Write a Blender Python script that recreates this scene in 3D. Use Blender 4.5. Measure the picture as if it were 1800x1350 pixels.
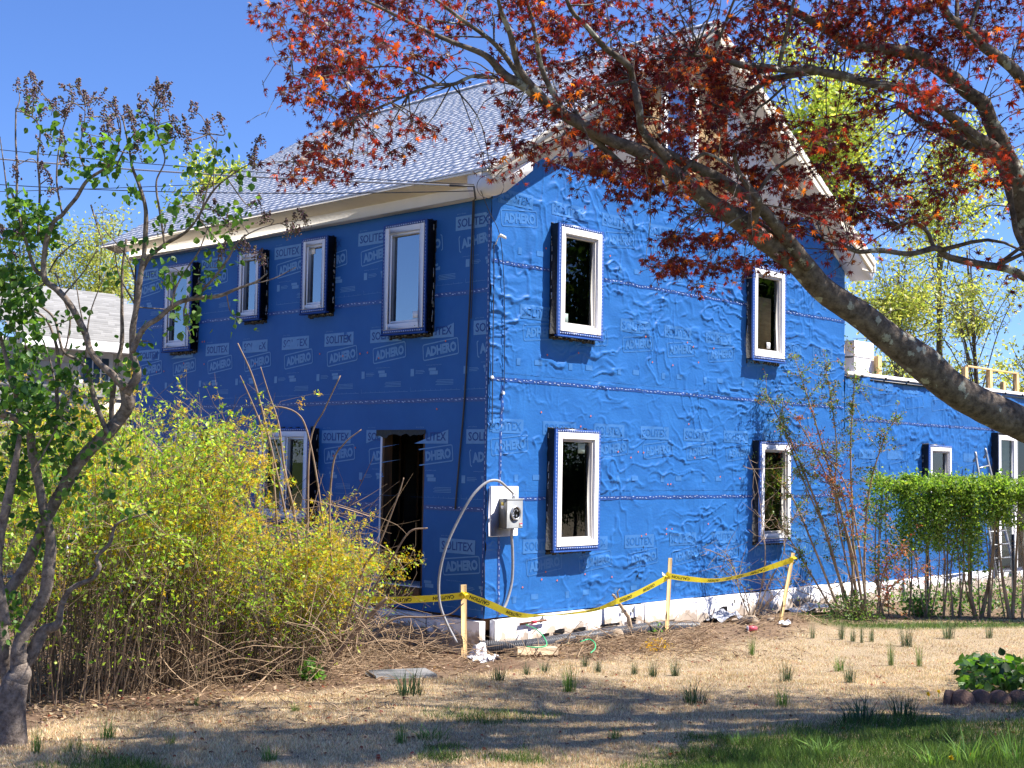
import bpy, math, random
import numpy as np
from mathutils import Matrix, Vector
R_ = math.radians
sc = bpy.context.scene
for o in list(bpy.data.objects):
    bpy.data.objects.remove(o, do_unlink=True)

# ------------------------------------------------------------------ camera
YAW, PITCH, ROLL, FPX = 0.76842, 0.06054, -0.01792, 2305.46
CAM = np.array([-11.734, -11.759, 2.401])
_f = np.array([math.cos(PITCH)*math.cos(YAW), math.cos(PITCH)*math.sin(YAW), math.sin(PITCH)])
_r = np.array([math.sin(YAW), -math.cos(YAW), 0.0])
_u = np.cross(_r, _f)
RT = math.cos(ROLL)*_r - math.sin(ROLL)*_u
UP = math.sin(ROLL)*_r + math.cos(ROLL)*_u
FW = _f
cd = bpy.data.cameras.new('camera')
cam = bpy.data.objects.new('camera', cd)
sc.collection.objects.link(cam)
cam.matrix_world = Matrix(((RT[0], UP[0], -FW[0], CAM[0]), (RT[1], UP[1], -FW[1], CAM[1]),
                           (RT[2], UP[2], -FW[2], CAM[2]), (0, 0, 0, 1)))
cd.sensor_width = 36.0
cd.lens = FPX/1800*36
cd.clip_start = 0.1
cd.clip_end = 2000
sc.camera = cam

# ------------------------------------------------------------------ light
SUN_DIR = np.array([1.0, -0.97, 1.98]); SUN_DIR /= np.linalg.norm(SUN_DIR)   # towards the sun
SUN_EL = math.asin(SUN_DIR[2])
SUN_AZ = math.atan2(SUN_DIR[0], SUN_DIR[1])
world = bpy.data.worlds.new('World'); sc.world = world; world.use_nodes = True
wn = world.node_tree
sky = wn.nodes.new('ShaderNodeTexSky'); sky.sky_type = 'NISHITA'; sky.sun_disc = False
sky.sun_elevation = SUN_EL; sky.sun_rotation = SUN_AZ
sky.air_density = 1.0; sky.dust_density = 0.0; sky.ozone_density = 6.0; sky.altitude = 200
_wb = wn.nodes.new('ShaderNodeMix'); _wb.data_type = 'RGBA'; _wb.blend_type = 'MULTIPLY'; _wb.inputs[0].default_value = 1
_wb.inputs[7].default_value = (.84, .99, 1.38, 1)      # the camera's rendering of a clear spring sky
wn.links.new(sky.outputs[0], _wb.inputs[6]); wn.links.new(_wb.outputs[2], wn.nodes['Background'].inputs[0])
wn.nodes['Background'].inputs[1].default_value = 0.065
sd = bpy.data.lights.new('sun', 'SUN'); sd.energy = 5.0; sd.angle = R_(0.53); sd.color = (1.0, 0.95, 0.88)
so = bpy.data.objects.new('sun', sd); sc.collection.objects.link(so)
so.rotation_euler = Vector(SUN_DIR).to_track_quat('Z', 'Y').to_euler()
sc.view_settings.view_transform = 'Standard'
sc.view_settings.look = 'None'
sc.view_settings.exposure = 1.15
sc.view_settings.gamma = 1.0
sc.view_settings.use_curve_mapping = False
sc.cycles.max_bounces = 6
sc.cycles.transparent_max_bounces = 12

rng = np.random.default_rng(7)
random.seed(7)

# ------------------------------------------------------------------ pixel helpers (photograph pixels -> places)
def ray(px, py):
    return FW + (px-900)/FPX*RT - (py-675)/FPX*UP
def at(px, py, d):
    return CAM + ray(px, py)*d
def _vn(x, y, seed=0):
    xi = np.floor(x).astype(np.int64); yi = np.floor(y).astype(np.int64)
    fx = x-xi; fy = y-yi
    fx = fx*fx*fx*(fx*(fx*6-15)+10); fy = fy*fy*fy*(fy*(fy*6-15)+10)
    def h(a, b):
        n = (a*374761393 + b*668265263 + seed*1442695041) & 0x7fffffff
        n = ((n ^ (n >> 13))*1274126177) & 0x7fffffff
        n = n ^ (n >> 16)
        return (n & 0xffffff)/float(0xffffff)*2-1
    return (h(xi, yi)*(1-fx)+h(xi+1, yi)*fx)*(1-fy) + (h(xi, yi+1)*(1-fx)+h(xi+1, yi+1)*fx)*fy
def vnoise(x, y, seed=0, octv=3):
    t = 0; a = 1.0
    for k in range(octv):
        t = t + a*_vn(x*2**k, y*2**k, seed+k*17); a *= .5
    return t
def G(x, y):
    x = np.asarray(x, float); y = np.asarray(y, float)
    s = (x+y)/1.41421
    z = .045*np.where(s < 0, -s, 0)*np.clip(-s/3, 0, 1)**.3
    z = z + .012*vnoise(x*.9, y*.9, 3)
    # spoil heap along the gable wall
    m = np.clip(1-np.abs(y+.55)/.75, 0, 1)*np.clip((x+.4)/1.2, 0, 1)*np.clip((8.5-x)/2, 0, 1)
    z = z + m*(.05+.05*vnoise(x*1.6, y*1.6, 9))
    m2 = np.exp(-((x-5.6)**2/1.2+(y+.75)**2/.35))
    z = z + .12*m2
    return z
def gnd(px, py):
    d = ray(px, py); z = 0.1
    for _ in range(12):
        t = (z-CAM[2])/d[2]; p = CAM+d*t
        z = float(G(p[0], p[1]))
    if p[1] > -.34 and p[0] > .2:
        t = (-.36-CAM[1])/d[1]; p = CAM+d*t; z = float(G(p[0], p[1]))
    return np.array([p[0], p[1], z])
def depth_of(p):
    return float((np.asarray(p)-CAM) @ FW)

# ------------------------------------------------------------------ mesh builder
class MB:
    def __init__(s): s.V = []; s.F = []; s.M = []; s.C = []; s.n = 0
    def add(s, v, f, mat=0, col=(1, 1, 1)):
        v = np.asarray(v, np.float32).reshape(-1, 3)
        s.V.append(v)
        c = np.asarray(col, np.float32)
        if c.ndim == 1: c = np.tile(c[:3], (len(v), 1))
        s.C.append(c)
        if isinstance(f, np.ndarray):
            s.F.append(f+s.n); s.M.append(np.full(len(f), mat, np.int32))
        else:
            by = {}
            for q in f: by.setdefault(len(q), []).append(q)
            for k, q in by.items():
                q = np.array(q, np.int64)
                s.F.append(q+s.n); s.M.append(np.full(len(q), mat, np.int32))
        s.n += len(v)
        return s
    def box(s, x0, x1, y0, y1, z0, z1, mat=0, bev=0.0, col=(1, 1, 1)):
        return s.obox(((x0+x1)/2, (y0+y1)/2, (z0+z1)/2), (abs(x1-x0)/2, abs(y1-y0)/2, abs(z1-z0)/2), np.eye(3), mat, bev, col)
    def obox(s, c, h, ax, mat=0, bev=0.0, col=(1, 1, 1)):
        c = np.asarray(c, float); h = np.asarray(h, float); ax = np.asarray(ax, float)   # rows of ax = axes
        if bev <= 0:
            sg = np.array([(i, j, k) for i in (-1, 1) for j in (-1, 1) for k in (-1, 1)], float)
            v = c+(sg*h)@ax
            f = np.array([(0, 1, 3, 2), (4, 6, 7, 5), (0, 4, 5, 1), (2, 3, 7, 6), (0, 2, 6, 4), (1, 5, 7, 3)])
            return s.add(v, f, mat, col)
        b = min(bev, h.min()*.9)
        vs = []; idx = {}
        for i in (-1, 1):
            for j in (-1, 1):
                for k in (-1, 1):
                    for a in range(3):
                        d = h-b; d = np.array(d); d[a] = h[a]
                        idx[(i, j, k, a)] = len(vs); vs.append(np.array((i, j, k))*d)
        fs = []
        for a in range(3):
            o = [q for q in range(3) if q != a]
            for sa in (-1, 1):
                q = []
                for (u, w) in ((-1, -1), (1, -1), (1, 1), (-1, 1)):
                    t = [0, 0, 0]; t[a] = sa; t[o[0]] = u; t[o[1]] = w
                    q.append(idx[(*t, a)])
                fs.append(q)
            for u in (-1, 1):
                for w in (-1, 1):
                    t0 = [0, 0, 0]; t0[a] = -1; t0[o[0]] = u; t0[o[1]] = w
                    t1 = list(t0); t1[a] = 1
                    fs.append([idx[(*t0, o[0])], idx[(*t1, o[0])], idx[(*t1, o[1])], idx[(*t0, o[1])]])
        for i in (-1, 1):
            for j in (-1, 1):
                for k in (-1, 1):
                    fs.append([idx[(i, j, k, 0)], idx[(i, j, k, 1)], idx[(i, j, k, 2)]])
        return s.add(c+np.array(vs)@ax, fs, mat, col)
    def tube(s, pts, rad, k=6, mat=0, col=(1, 1, 1), cap=True, lump=0.0):
        P = np.asarray(pts, float); n = len(P)
        r = np.full(n, rad, float) if np.isscalar(rad) else np.asarray(rad, float)
        T = np.gradient(P, axis=0); T /= np.maximum(np.linalg.norm(T, axis=1, keepdims=True), 1e-9)
        a = np.array((0, 0, 1.0)) if abs(T[0, 2]) < .8 else np.array((1.0, 0, 0))
        A = np.zeros_like(P); u = np.cross(T[0], a); u /= np.linalg.norm(u)
        for i in range(n):
            u = u-T[i]*(u@T[i]); u /= max(np.linalg.norm(u), 1e-9); A[i] = u
        B = np.cross(T, A)
        th = np.arange(k)*2*math.pi/k
        rr = r[:, None]*np.ones((1, k))
        if lump: rr = rr*(1+lump*rng.uniform(-1, 1, rr.shape))
        V = P[:, None]+rr[..., None]*(np.cos(th)[None, :, None]*A[:, None]+np.sin(th)[None, :, None]*B[:, None])
        i = np.arange(n-1)[:, None]*k; j = np.arange(k)[None]; j2 = (j+1) % k
        F = np.stack([i+j, i+j2, i+k+j2, i+k+j], -1).reshape(-1, 4)
        s.add(V.reshape(-1, 3), F, mat, col)
        if cap and k > 2:
            s.F.append(np.array([list(range(k))[::-1]])+s.n-n*k); s.M.append(np.array([mat], np.int32))
            s.F.append(np.array([list(range(k))])+s.n-k); s.M.append(np.array([mat], np.int32))
        return s
    def quadxyz(s, a, b, c, d, mat=0, col=(1, 1, 1)):
        return s.add([a, b, c, d], np.array([(0, 1, 2, 3)]), mat, col)
    def scatter(s, tv, tf, pos, rot, scl, mat=0, col=(1, 1, 1)):
        # tv (k,3) template verts, rot (n,3,3) rows = local axes in world
        tv = np.asarray(tv, float); tf = np.asarray(tf)
        n = len(pos); k = len(tv)
        scl = np.asarray(scl, float)
        if scl.ndim == 1: scl = scl[:, None]
        L = tv[None]*scl[:, None, :] if scl.shape[1] == 3 else tv[None]*scl[:, None]
        V = np.einsum('nki,nij->nkj', L, rot)+np.asarray(pos)[:, None]
        F = (tf[None]+(np.arange(n)*k)[:, None, None]).reshape(-1, tf.shape[1])
        c = np.asarray(col, float)
        if c.ndim == 2: c = np.repeat(c, k, axis=0)
        return s.add(V.reshape(-1, 3), F, mat, c)
    def build(s, name, mats, parent=None, smooth=False, loc=None):
        me = bpy.data.meshes.new(name)
        V = np.concatenate(s.V) if s.V else np.zeros((0, 3), np.float32)
        base = np.zeros(3)
        if loc is not None: base = np.asarray(loc, float); V = V-base
        me.vertices.add(len(V)); me.vertices.foreach_set('co', V.astype(np.float32).ravel())
        sizes = np.concatenate([np.full(len(f), f.shape[1]) for f in s.F]); loops = np.concatenate([f.ravel() for f in s.F])
        me.loops.add(len(loops)); me.loops.foreach_set('vertex_index', loops.astype(np.int32))
        me.polygons.add(len(sizes))
        st = np.concatenate([[0], np.cumsum(sizes)[:-1]])
        me.polygons.foreach_set('loop_start', st.astype(np.int32))
        try: me.polygons.foreach_set('loop_total', sizes.astype(np.int32))
        except Exception: pass
        me.polygons.foreach_set('material_index', np.concatenate(s.M).astype(np.int32))
        if smooth: me.polygons.foreach_set('use_smooth', np.ones(len(sizes), bool))
        C = np.concatenate(s.C)
        if True:
            ca = me.color_attributes.new('col', 'FLOAT_COLOR', 'POINT')
            ca.data.foreach_set('color', np.concatenate([C, np.ones((len(C), 1), np.float32)], 1).astype(np.float32).ravel())
        me.update(calc_edges=True)
        if not isinstance(mats, (list, tuple)): mats = [mats]
        for m in mats: me.materials.append(m)
        o = bpy.data.objects.new(name, me); sc.collection.objects.link(o)
        o.location = base
        if parent is not None:
            o.parent = parent
            o.location = base-np.array(parent_world(parent))
        return o
def parent_world(p):
    w = np.array(p.location, float)
    while p.parent is not None:
        p = p.parent; w = w+np.array(p.location)
    return w
def tag(o, label=None, cat=None, group=None, kind=None):
    if label: o['label'] = label
    if cat: o['category'] = cat
    if group: o['group'] = group
    if kind: o['kind'] = kind
    return o
def empty(name, loc, label, cat, group=None):
    o = bpy.data.objects.new(name, None); sc.collection.objects.link(o)
    o.location = loc; o.empty_display_size = .2
    return tag(o, label, cat, group)
def part(mb, name, mats, parent, smooth=False, **k):
    # part whose geometry is given in world space, parented to an unrotated parent
    o = mb.build(name, mats, None, smooth)
    o.parent = parent
    o.location = -parent_world(parent)
    if k: tag(o, **k)
    return o
def copy_thing(root, loc, rz=0, scale=1, label=None, group=None):
    r = root.copy(); sc.collection.objects.link(r); r.location = loc; r.rotation_euler = (0, 0, rz); r.scale = (scale,)*3
    if label: r['label'] = label
    if group: r['group'] = group
    for ch in list(root.children):
        c = ch.copy(); sc.collection.objects.link(c); c.parent = r
        for g in list(ch.children):
            d = g.copy(); sc.collection.objects.link(d); d.parent = c
    return r

# ------------------------------------------------------------------ materials
def newmat(name):
    m = bpy.data.materials.new(name); m.use_nodes = True
    nt = m.node_tree; b = nt.nodes['Principled BSDF']
    return m, nt, b
def mat(name, c1, c2=None, rough=.7, scale=8, spec=.3, bump=0, bscale=60, stretch=(1, 1, 1), metal=0, detail=5, attr=False, trans=0, tcol=None, dist=.02):
    m, nt, b = newmat(name)
    N = nt.nodes; Lk = nt.links
    tc = N.new('ShaderNodeTexCoord'); mp = N.new('ShaderNodeMapping'); mp.inputs['Scale'].default_value = stretch
    Lk.new(tc.outputs['Object'], mp.inputs[0])
    colout = None
    if c2 is not None:
        nz = N.new('ShaderNodeTexNoise'); nz.inputs['Scale'].default_value = scale; nz.inputs['Detail'].default_value = detail; nz.inputs['Roughness'].default_value = .65
        Lk.new(mp.outputs[0], nz.inputs['Vector'])
        rp = N.new('ShaderNodeValToRGB'); rp.color_ramp.elements[0].position = .32; rp.color_ramp.elements[1].position = .68
        rp.color_ramp.elements[0].color = (*c1, 1); rp.color_ramp.elements[1].color = (*c2, 1)
        Lk.new(nz.outputs[0], rp.inputs[0]); colout = rp.outputs[0]
    if attr:
        at_ = N.new('ShaderNodeAttribute'); at_.attribute_name = 'col'
        if colout is not None:
            mx = N.new('ShaderNodeMix'); mx.data_type = 'RGBA'; mx.blend_type = 'MULTIPLY'; mx.inputs[0].default_value = 1
            Lk.new(colout, mx.inputs[6]); Lk.new(at_.outputs['Color'], mx.inputs[7]); colout = mx.outputs[2]
        else: colout = at_.outputs['Color']
    if colout is not None: Lk.new(colout, b.inputs['Base Color'])
    else: b.inputs['Base Color'].default_value = (*c1, 1)
    b.inputs['Roughness'].default_value = rough
    b.inputs['Specular IOR Level'].default_value = spec
    b.inputs['Metallic'].default_value = metal
    if bump:
        n2 = N.new('ShaderNodeTexNoise'); n2.inputs['Scale'].default_value = bscale; n2.inputs['Detail'].default_value = 6
        Lk.new(mp.outputs[0], n2.inputs['Vector'])
        bp = N.new('ShaderNodeBump'); bp.inputs['Strength'].default_value = bump; bp.inputs['Distance'].default_value = dist
        Lk.new(n2.outputs[0], bp.inputs['Height']); Lk.new(bp.outputs[0], b.inputs['Normal'])
    if trans:
        t = N.new('ShaderNodeBsdfTranslucent'); ms = N.new('ShaderNodeMixShader'); ms.inputs[0].default_value = trans
        out = N['Material Output']
        if tcol is not None:
            if attr:
                mx = N.new('ShaderNodeMix'); mx.data_type = 'RGBA'; mx.blend_type = 'MULTIPLY'; mx.inputs[0].default_value = 1
                Lk.new(colout, mx.inputs[6]); mx.inputs[7].default_value = (*tcol, 1); Lk.new(mx.outputs[2], t.inputs[0])
            else: t.inputs[0].default_value = (*tcol, 1)
        elif colout is not None: Lk.new(colout, t.inputs[0])
        Lk.new(b.outputs[0], ms.inputs[1]); Lk.new(t.outputs[0], ms.inputs[2]); Lk.new(ms.outputs[0], out.inputs[0])
    return m
M = {}
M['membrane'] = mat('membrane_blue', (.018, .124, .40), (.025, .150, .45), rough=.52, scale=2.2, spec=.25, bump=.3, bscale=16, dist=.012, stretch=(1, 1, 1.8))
M['membrane_flat_shaded'] = mat('membrane_blue_taut_shaded', (.014, .098, .33), (.020, .120, .38), rough=.55, scale=1.6, spec=.25, bump=.12, bscale=9, dist=.01)  # taut side wall; part of its shade is put into the darker base colour
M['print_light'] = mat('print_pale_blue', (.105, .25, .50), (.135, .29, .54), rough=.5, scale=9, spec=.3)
M['print_sun'] = mat('print_sunwashed_blue', (.040, .168, .455), (.055, .19, .475), rough=.5, scale=9, spec=.3)  # same print, contrast lowered: the wash of direct sun put into the colour
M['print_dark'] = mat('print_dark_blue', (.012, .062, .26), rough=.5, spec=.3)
M['tape_blue'] = mat('seam_tape_blue', (.014, .05, .22), (.03, .09, .32), rough=.35, scale=40, spec=.4)
M['tape_print'] = mat('seam_tape_print', (.46, .55, .78), rough=.5)
M['tape_black'] = mat('black_sealing_tape', (.006, .006, .008), (.015, .015, .018), rough=.45, scale=12, bump=.4, bscale=25)
M['tape_white'] = mat('black_tape_print', (.45, .47, .5), rough=.5)
M['vinyl'] = mat('white_vinyl', (.78, .77, .80), (.82, .81, .83), rough=.35, scale=3, spec=.4)
M['vinyl_grey'] = mat('grey_sash_vinyl', (.52, .49, .47), (.60, .57, .54), rough=.45, scale=5)  # grey tone of the gable and wing sashes
M['trimwhite'] = mat('painted_trim_white', (.66, .64, .66), (.74, .72, .73), rough=.55, scale=3, bump=.1)
M['trimbeige'] = mat('painted_trim_cream', (.70, .63, .52), (.78, .71, .60), rough=.6, scale=2.2, bump=.15, bscale=20)
M['trimcream'] = mat('painted_trim_pale', (.80, .75, .66), (.86, .81, .73), rough=.6, scale=2.2, bump=.15, bscale=20)
M['foam'] = mat('white_foam_board', (.76, .75, .78), (.84, .83, .85), rough=.8, scale=4, bump=.2, bscale=120, dist=.004)
M['shingle'] = mat('grey_shingle', (.74, .73, .72), (.82, .81, .80), rough=.9, scale=5, spec=.15, bump=.2, bscale=200, attr=True, dist=.003)
M['felt'] = mat('roof_deck', (.12, .12, .13), rough=.9)
M['ply'] = mat('plywood', (.42, .27, .13), (.60, .42, .22), rough=.75, scale=5, stretch=(1, 1, 5), bump=.1)
M['lumber'] = mat('pine_lumber', (.48, .30, .13), (.62, .43, .20), rough=.7, scale=7, stretch=(6, 6, .8), bump=.2)
M['lumber_dark'] = mat('old_brown_lumber', (.09, .045, .02), (.16, .085, .04), rough=.8, scale=5, stretch=(8, 8, .7), bump=.2)
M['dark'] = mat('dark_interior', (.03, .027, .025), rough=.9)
M['intfloor'] = mat('interior_subfloor', (.14, .10, .06), (.20, .15, .10), rough=.85, scale=4)
M['mesh_grey'] = mat('grey_plastic_sheet', (.30, .31, .34), (.55, .56, .60), rough=.3, scale=10, bump=.8, bscale=14)
M['meter'] = mat('grey_painted_steel', (.30, .31, .31), (.36, .37, .37), rough=.4, scale=5, metal=.2)
M['meter_dark'] = mat('grey_steel_side', (.17, .17, .16), rough=.5)
M['black'] = mat('black_plastic', (.012, .012, .014), rough=.4)
M['blackglossy'] = mat('black_socket', (.004, .004, .004), rough=.25)
M['metal'] = mat('galvanised_metal', (.45, .46, .48), (.6, .6, .62), rough=.35, scale=20, metal=.8)
M['alu'] = mat('ladder_aluminium', (.3, .3, .3), (.38, .38, .37), rough=.4, metal=.5, scale=9)
M['conduit'] = mat('grey_cable_jacket', (.30, .30, .31), (.40, .40, .41), rough=.45, scale=30)
M['cautiony'] = mat('caution_yellow', (.82, .66, .03), (.88, .72, .06), rough=.35, scale=6, trans=.25, tcol=(.9, .75, .05))
M['cautionk'] = mat('caution_lettering', (.02, .02, .02), rough=.5)
M['orange'] = mat('orange_plastic', (.75, .16, .05), rough=.5)
M['red'] = mat('red_plastic', (.62, .05, .07), rough=.35)
M['pinkcup'] = mat('red_cup', (.60, .07, .10), (.70, .16, .2), rough=.35, scale=12)
M['sticker_dim'] = mat('pale_green_paper', (.30, .38, .34), rough=.6)
M['sticker'] = mat('white_sticker', (.8, .8, .8), rough=.5)
M['yellowlabel'] = mat('yellow_label', (.7, .55, .1), rough=.5)
M['green_hose'] = mat('green_strap', (.05, .45, .18), rough=.4)
M['stone'] = mat('tan_rock', (.26, .20, .14), (.48, .38, .28), rough=.95, scale=6, bump=.8, bscale=20)
M['pave'] = mat('brown_edging_block', (.13, .075, .055), (.22, .14, .11), rough=.9, scale=7, bump=.6, bscale=50)
M['slab'] = mat('grey_flagstone', (.12, .12, .12), (.20, .195, .19), rough=.9, scale=5, bump=.4)
M['logwood'] = mat('dry_timber', (.38, .27, .17), (.55, .42, .28), rough=.85, scale=8, bump=.4)
M['siding'] = mat('neighbour_white_siding', (.58, .57, .54), (.66, .65, .62), rough=.7, scale=2)
M['siding_green'] = mat('green_siding', (.30, .40, .34), (.34, .44, .38), rough=.7, scale=2)
M['bluedoor'] = mat('slate_blue_paint', (.04, .09, .16), rough=.5)
M['wire'] = mat('wire_dark', (.05, .05, .055), rough=.5)
M['wire_grey'] = mat('wire_light', (.38, .38, .40), rough=.5)
M['fencewire'] = mat('fence_wire', (.16, .2, .22), rough=.5, metal=.5)
M['ceramic'] = mat('white_insulator', (.75, .75, .72), rough=.3)

def bark(name, c1, c2, lichen=None, amt=.62, sc_=14):
    m, nt, b = newmat(name); N = nt.nodes; L = nt.links
    tc = N.new('ShaderNodeTexCoord')
    n1 = N.new('ShaderNodeTexNoise'); n1.inputs['Scale'].default_value = sc_; n1.inputs['Detail'].default_value = 8; n1.inputs['Roughness'].default_value = .7
    L.new(tc.outputs['Object'], n1.inputs['Vector'])
    r1 = N.new('ShaderNodeValToRGB'); r1.color_ramp.elements[0].position = .35; r1.color_ramp.elements[1].position = .65
    r1.color_ramp.elements[0].color = (*c1, 1); r1.color_ramp.elements[1].color = (*c2, 1); L.new(n1.outputs[0], r1.inputs[0])
    col = r1.outputs[0]
    h = n1.outputs[0]
    if lichen:
        n2 = N.new('ShaderNodeTexVoronoi'); n2.inputs['Scale'].default_value = 9
        wv = N.new('ShaderNodeTexNoise'); wv.inputs['Scale'].default_value = 7; wv.inputs['Detail'].default_value = 6
        L.new(tc.outputs['Object'], wv.inputs['Vector'])
        mxv = N.new('ShaderNodeMix'); mxv.data_type = 'RGBA'; mxv.inputs[0].default_value = .12
        L.new(tc.outputs['Object'], mxv.inputs[6]); L.new(wv.outputs['Color'], mxv.inputs[7]); L.new(mxv.outputs[2], n2.inputs['Vector'])
        n3 = N.new('ShaderNodeTexNoise'); n3.inputs['Scale'].default_value = 5; n3.inputs['Detail'].default_value = 7; n3.inputs['Roughness'].default_value = .7
        L.new(tc.outputs['Object'], n3.inputs['Vector'])
        sub = N.new('ShaderNodeMath'); sub.operation = 'SUBTRACT'; L.new(n3.outputs[0], sub.inputs[0]); 
        mul = N.new('ShaderNodeMath'); mul.operation = 'MULTIPLY'; mul.inputs[1].default_value = .35; L.new(n2.outputs['Distance'], mul.inputs[0]); L.new(mul.outputs[0], sub.inputs[1])
        r2 = N.new('ShaderNodeValToRGB'); r2.color_ramp.elements[0].position = amt-.16; r2.color_ramp.elements[1].position = amt-.13; L.new(sub.outputs[0], r2.inputs[0])
        mx = N.new('ShaderNodeMix'); mx.data_type = 'RGBA'; L.new(r2.outputs[0], mx.inputs[0]); L.new(col, mx.inputs[6])
        r3 = N.new('ShaderNodeValToRGB'); r3.color_ramp.elements[0].color = (*[x*.6 for x in lichen], 1); r3.color_ramp.elements[1].color = (*lichen, 1); L.new(n1.outputs[0], r3.inputs[0])
        r3.color_ramp.elements[0].position = .35; r3.color_ramp.elements[1].position = .6
        L.new(r3.outputs[0], mx.inputs[7]); col = mx.outputs[2]
    L.new(col, b.inputs['Base Color']); b.inputs['Roughness'].default_value = .9; b.inputs['Specular IOR Level'].default_value = .2
    bp = N.new('ShaderNodeBump'); bp.inputs['Strength'].default_value = .8; bp.inputs['Distance'].default_value = .02
    L.new(h, bp.inputs['Height']); L.new(bp.outputs[0], b.inputs['Normal'])
    return m
M['bark_maple'] = bark('maple_bark', (.055, .042, .035), (.21, .17, .135), (.44, .44, .36), .60)
M['bark_lilac'] = bark('lilac_bark', (.09, .068, .055), (.32, .26, .21), (.30, .28, .25), .70, 20)
M['bark_grey'] = bark('grey_bark', (.06, .05, .04), (.16, .13, .10))
M['twig'] = mat('tan_twigs', (.20, .135, .085), (.42, .31, .205), rough=.85, scale=3, attr=True)
M['twig_red'] = mat('red_brown_twigs', (.10, .04, .03), (.2, .09, .05), rough=.8, scale=4)
M['leaf_maple'] = mat('maple_leaf_red', (1, 1, 1), None, rough=.42, spec=.4, attr=True, trans=.46, tcol=(5.2, 3.4, 1.2))
M['leaf'] = mat('leaf_green', (1, 1, 1), None, rough=.45, spec=.35, attr=True, trans=.48, tcol=(1.7, 1.7, .7))
M['petal'] = mat('yellow_petal', (1, 1, 1), None, rough=.6, spec=.2, attr=True, trans=.4, tcol=(1.1, 1.1, .6))
M['blade'] = mat('grass_blade', (1, 1, 1), None, rough=.65, spec=.2, attr=True, trans=.3, tcol=(1.1, 1.1, .8))
M['bud'] = mat('lilac_bud', (1, 1, 1), None, rough=.7, attr=True)

def foundation_mat():
    m = M['foam'].copy(); m.name = 'soiled_foam'; N = m.node_tree.nodes; L = m.node_tree.links; b = N['Principled BSDF']
    tc = N.new('ShaderNodeTexCoord'); sp = N.new('ShaderNodeSeparateXYZ'); L.new(tc.outputs['Object'], sp.inputs[0])
    nz = N.new('ShaderNodeTexNoise'); nz.inputs['Scale'].default_value = 7; nz.inputs['Detail'].default_value = 8; L.new(tc.outputs['Object'], nz.inputs['Vector'])
    ad = N.new('ShaderNodeMath'); ad.operation = 'MULTIPLY_ADD'; L.new(nz.outputs[0], ad.inputs[0]); ad.inputs[1].default_value = -.42; L.new(sp.outputs[2], ad.inputs[2])
    rp = N.new('ShaderNodeValToRGB'); rp.color_ramp.elements[0].position = 0; rp.color_ramp.elements[0].color = (.34, .26, .18, 1); rp.color_ramp.elements[1].position = .085; rp.color_ramp.elements[1].color = (1, 1, 1, 1)
    L.new(ad.outputs[0], rp.inputs[0]); old = b.inputs['Base Color'].links[0].from_socket
    mx = N.new('ShaderNodeMix'); mx.data_type = 'RGBA'; mx.blend_type = 'MULTIPLY'; mx.inputs[0].default_value = .9; L.new(old, mx.inputs[6]); L.new(rp.outputs[0], mx.inputs[7]); L.new(mx.outputs[2], b.inputs['Base Color'])
    return m
M['foamf'] = foundation_mat()
def glassmat(name, tint, fac0, refl=(.9, .95, 1)):
    m, nt, b = newmat(name); N = nt.nodes; L = nt.links; N.remove(b)
    tr = N.new('ShaderNodeBsdfTransparent'); tr.inputs[0].default_value = (*tint, 1)
    gl = N.new('ShaderNodeBsdfGlossy'); gl.inputs['Roughness'].default_value = .008; gl.inputs['Color'].default_value = (*refl, 1)
    fr = N.new('ShaderNodeFresnel'); fr.inputs['IOR'].default_value = fac0
    tc = N.new('ShaderNodeTexCoord'); nz = N.new('ShaderNodeTexNoise'); nz.inputs['Scale'].default_value = 1.7
    L.new(tc.outputs['Object'], nz.inputs['Vector']); bp = N.new('ShaderNodeBump'); bp.inputs['Strength'].default_value = .06; bp.inputs['Distance'].default_value = .05
    L.new(nz.outputs[0], bp.inputs['Height']); bp.inputs['Strength'].default_value = .0; L.new(bp.outputs[0], gl.inputs['Normal'])
    ms = N.new('ShaderNodeMixShader'); L.new(fr.outputs[0], ms.inputs[0]); L.new(tr.outputs[0], ms.inputs[1]); L.new(gl.outputs[0], ms.inputs[2])
    L.new(ms.outputs[0], N['Material Output'].inputs[0])
    return m
M['glass'] = glassmat('window_glass', (.93, .96, .95), 1.65)
M['glassD'] = glassmat('door_glass', (.85, .9, .88), 1.35)
M['glassL'] = glassmat('window_glass_coated', (.35, .4, .42), 3.6)

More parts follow.
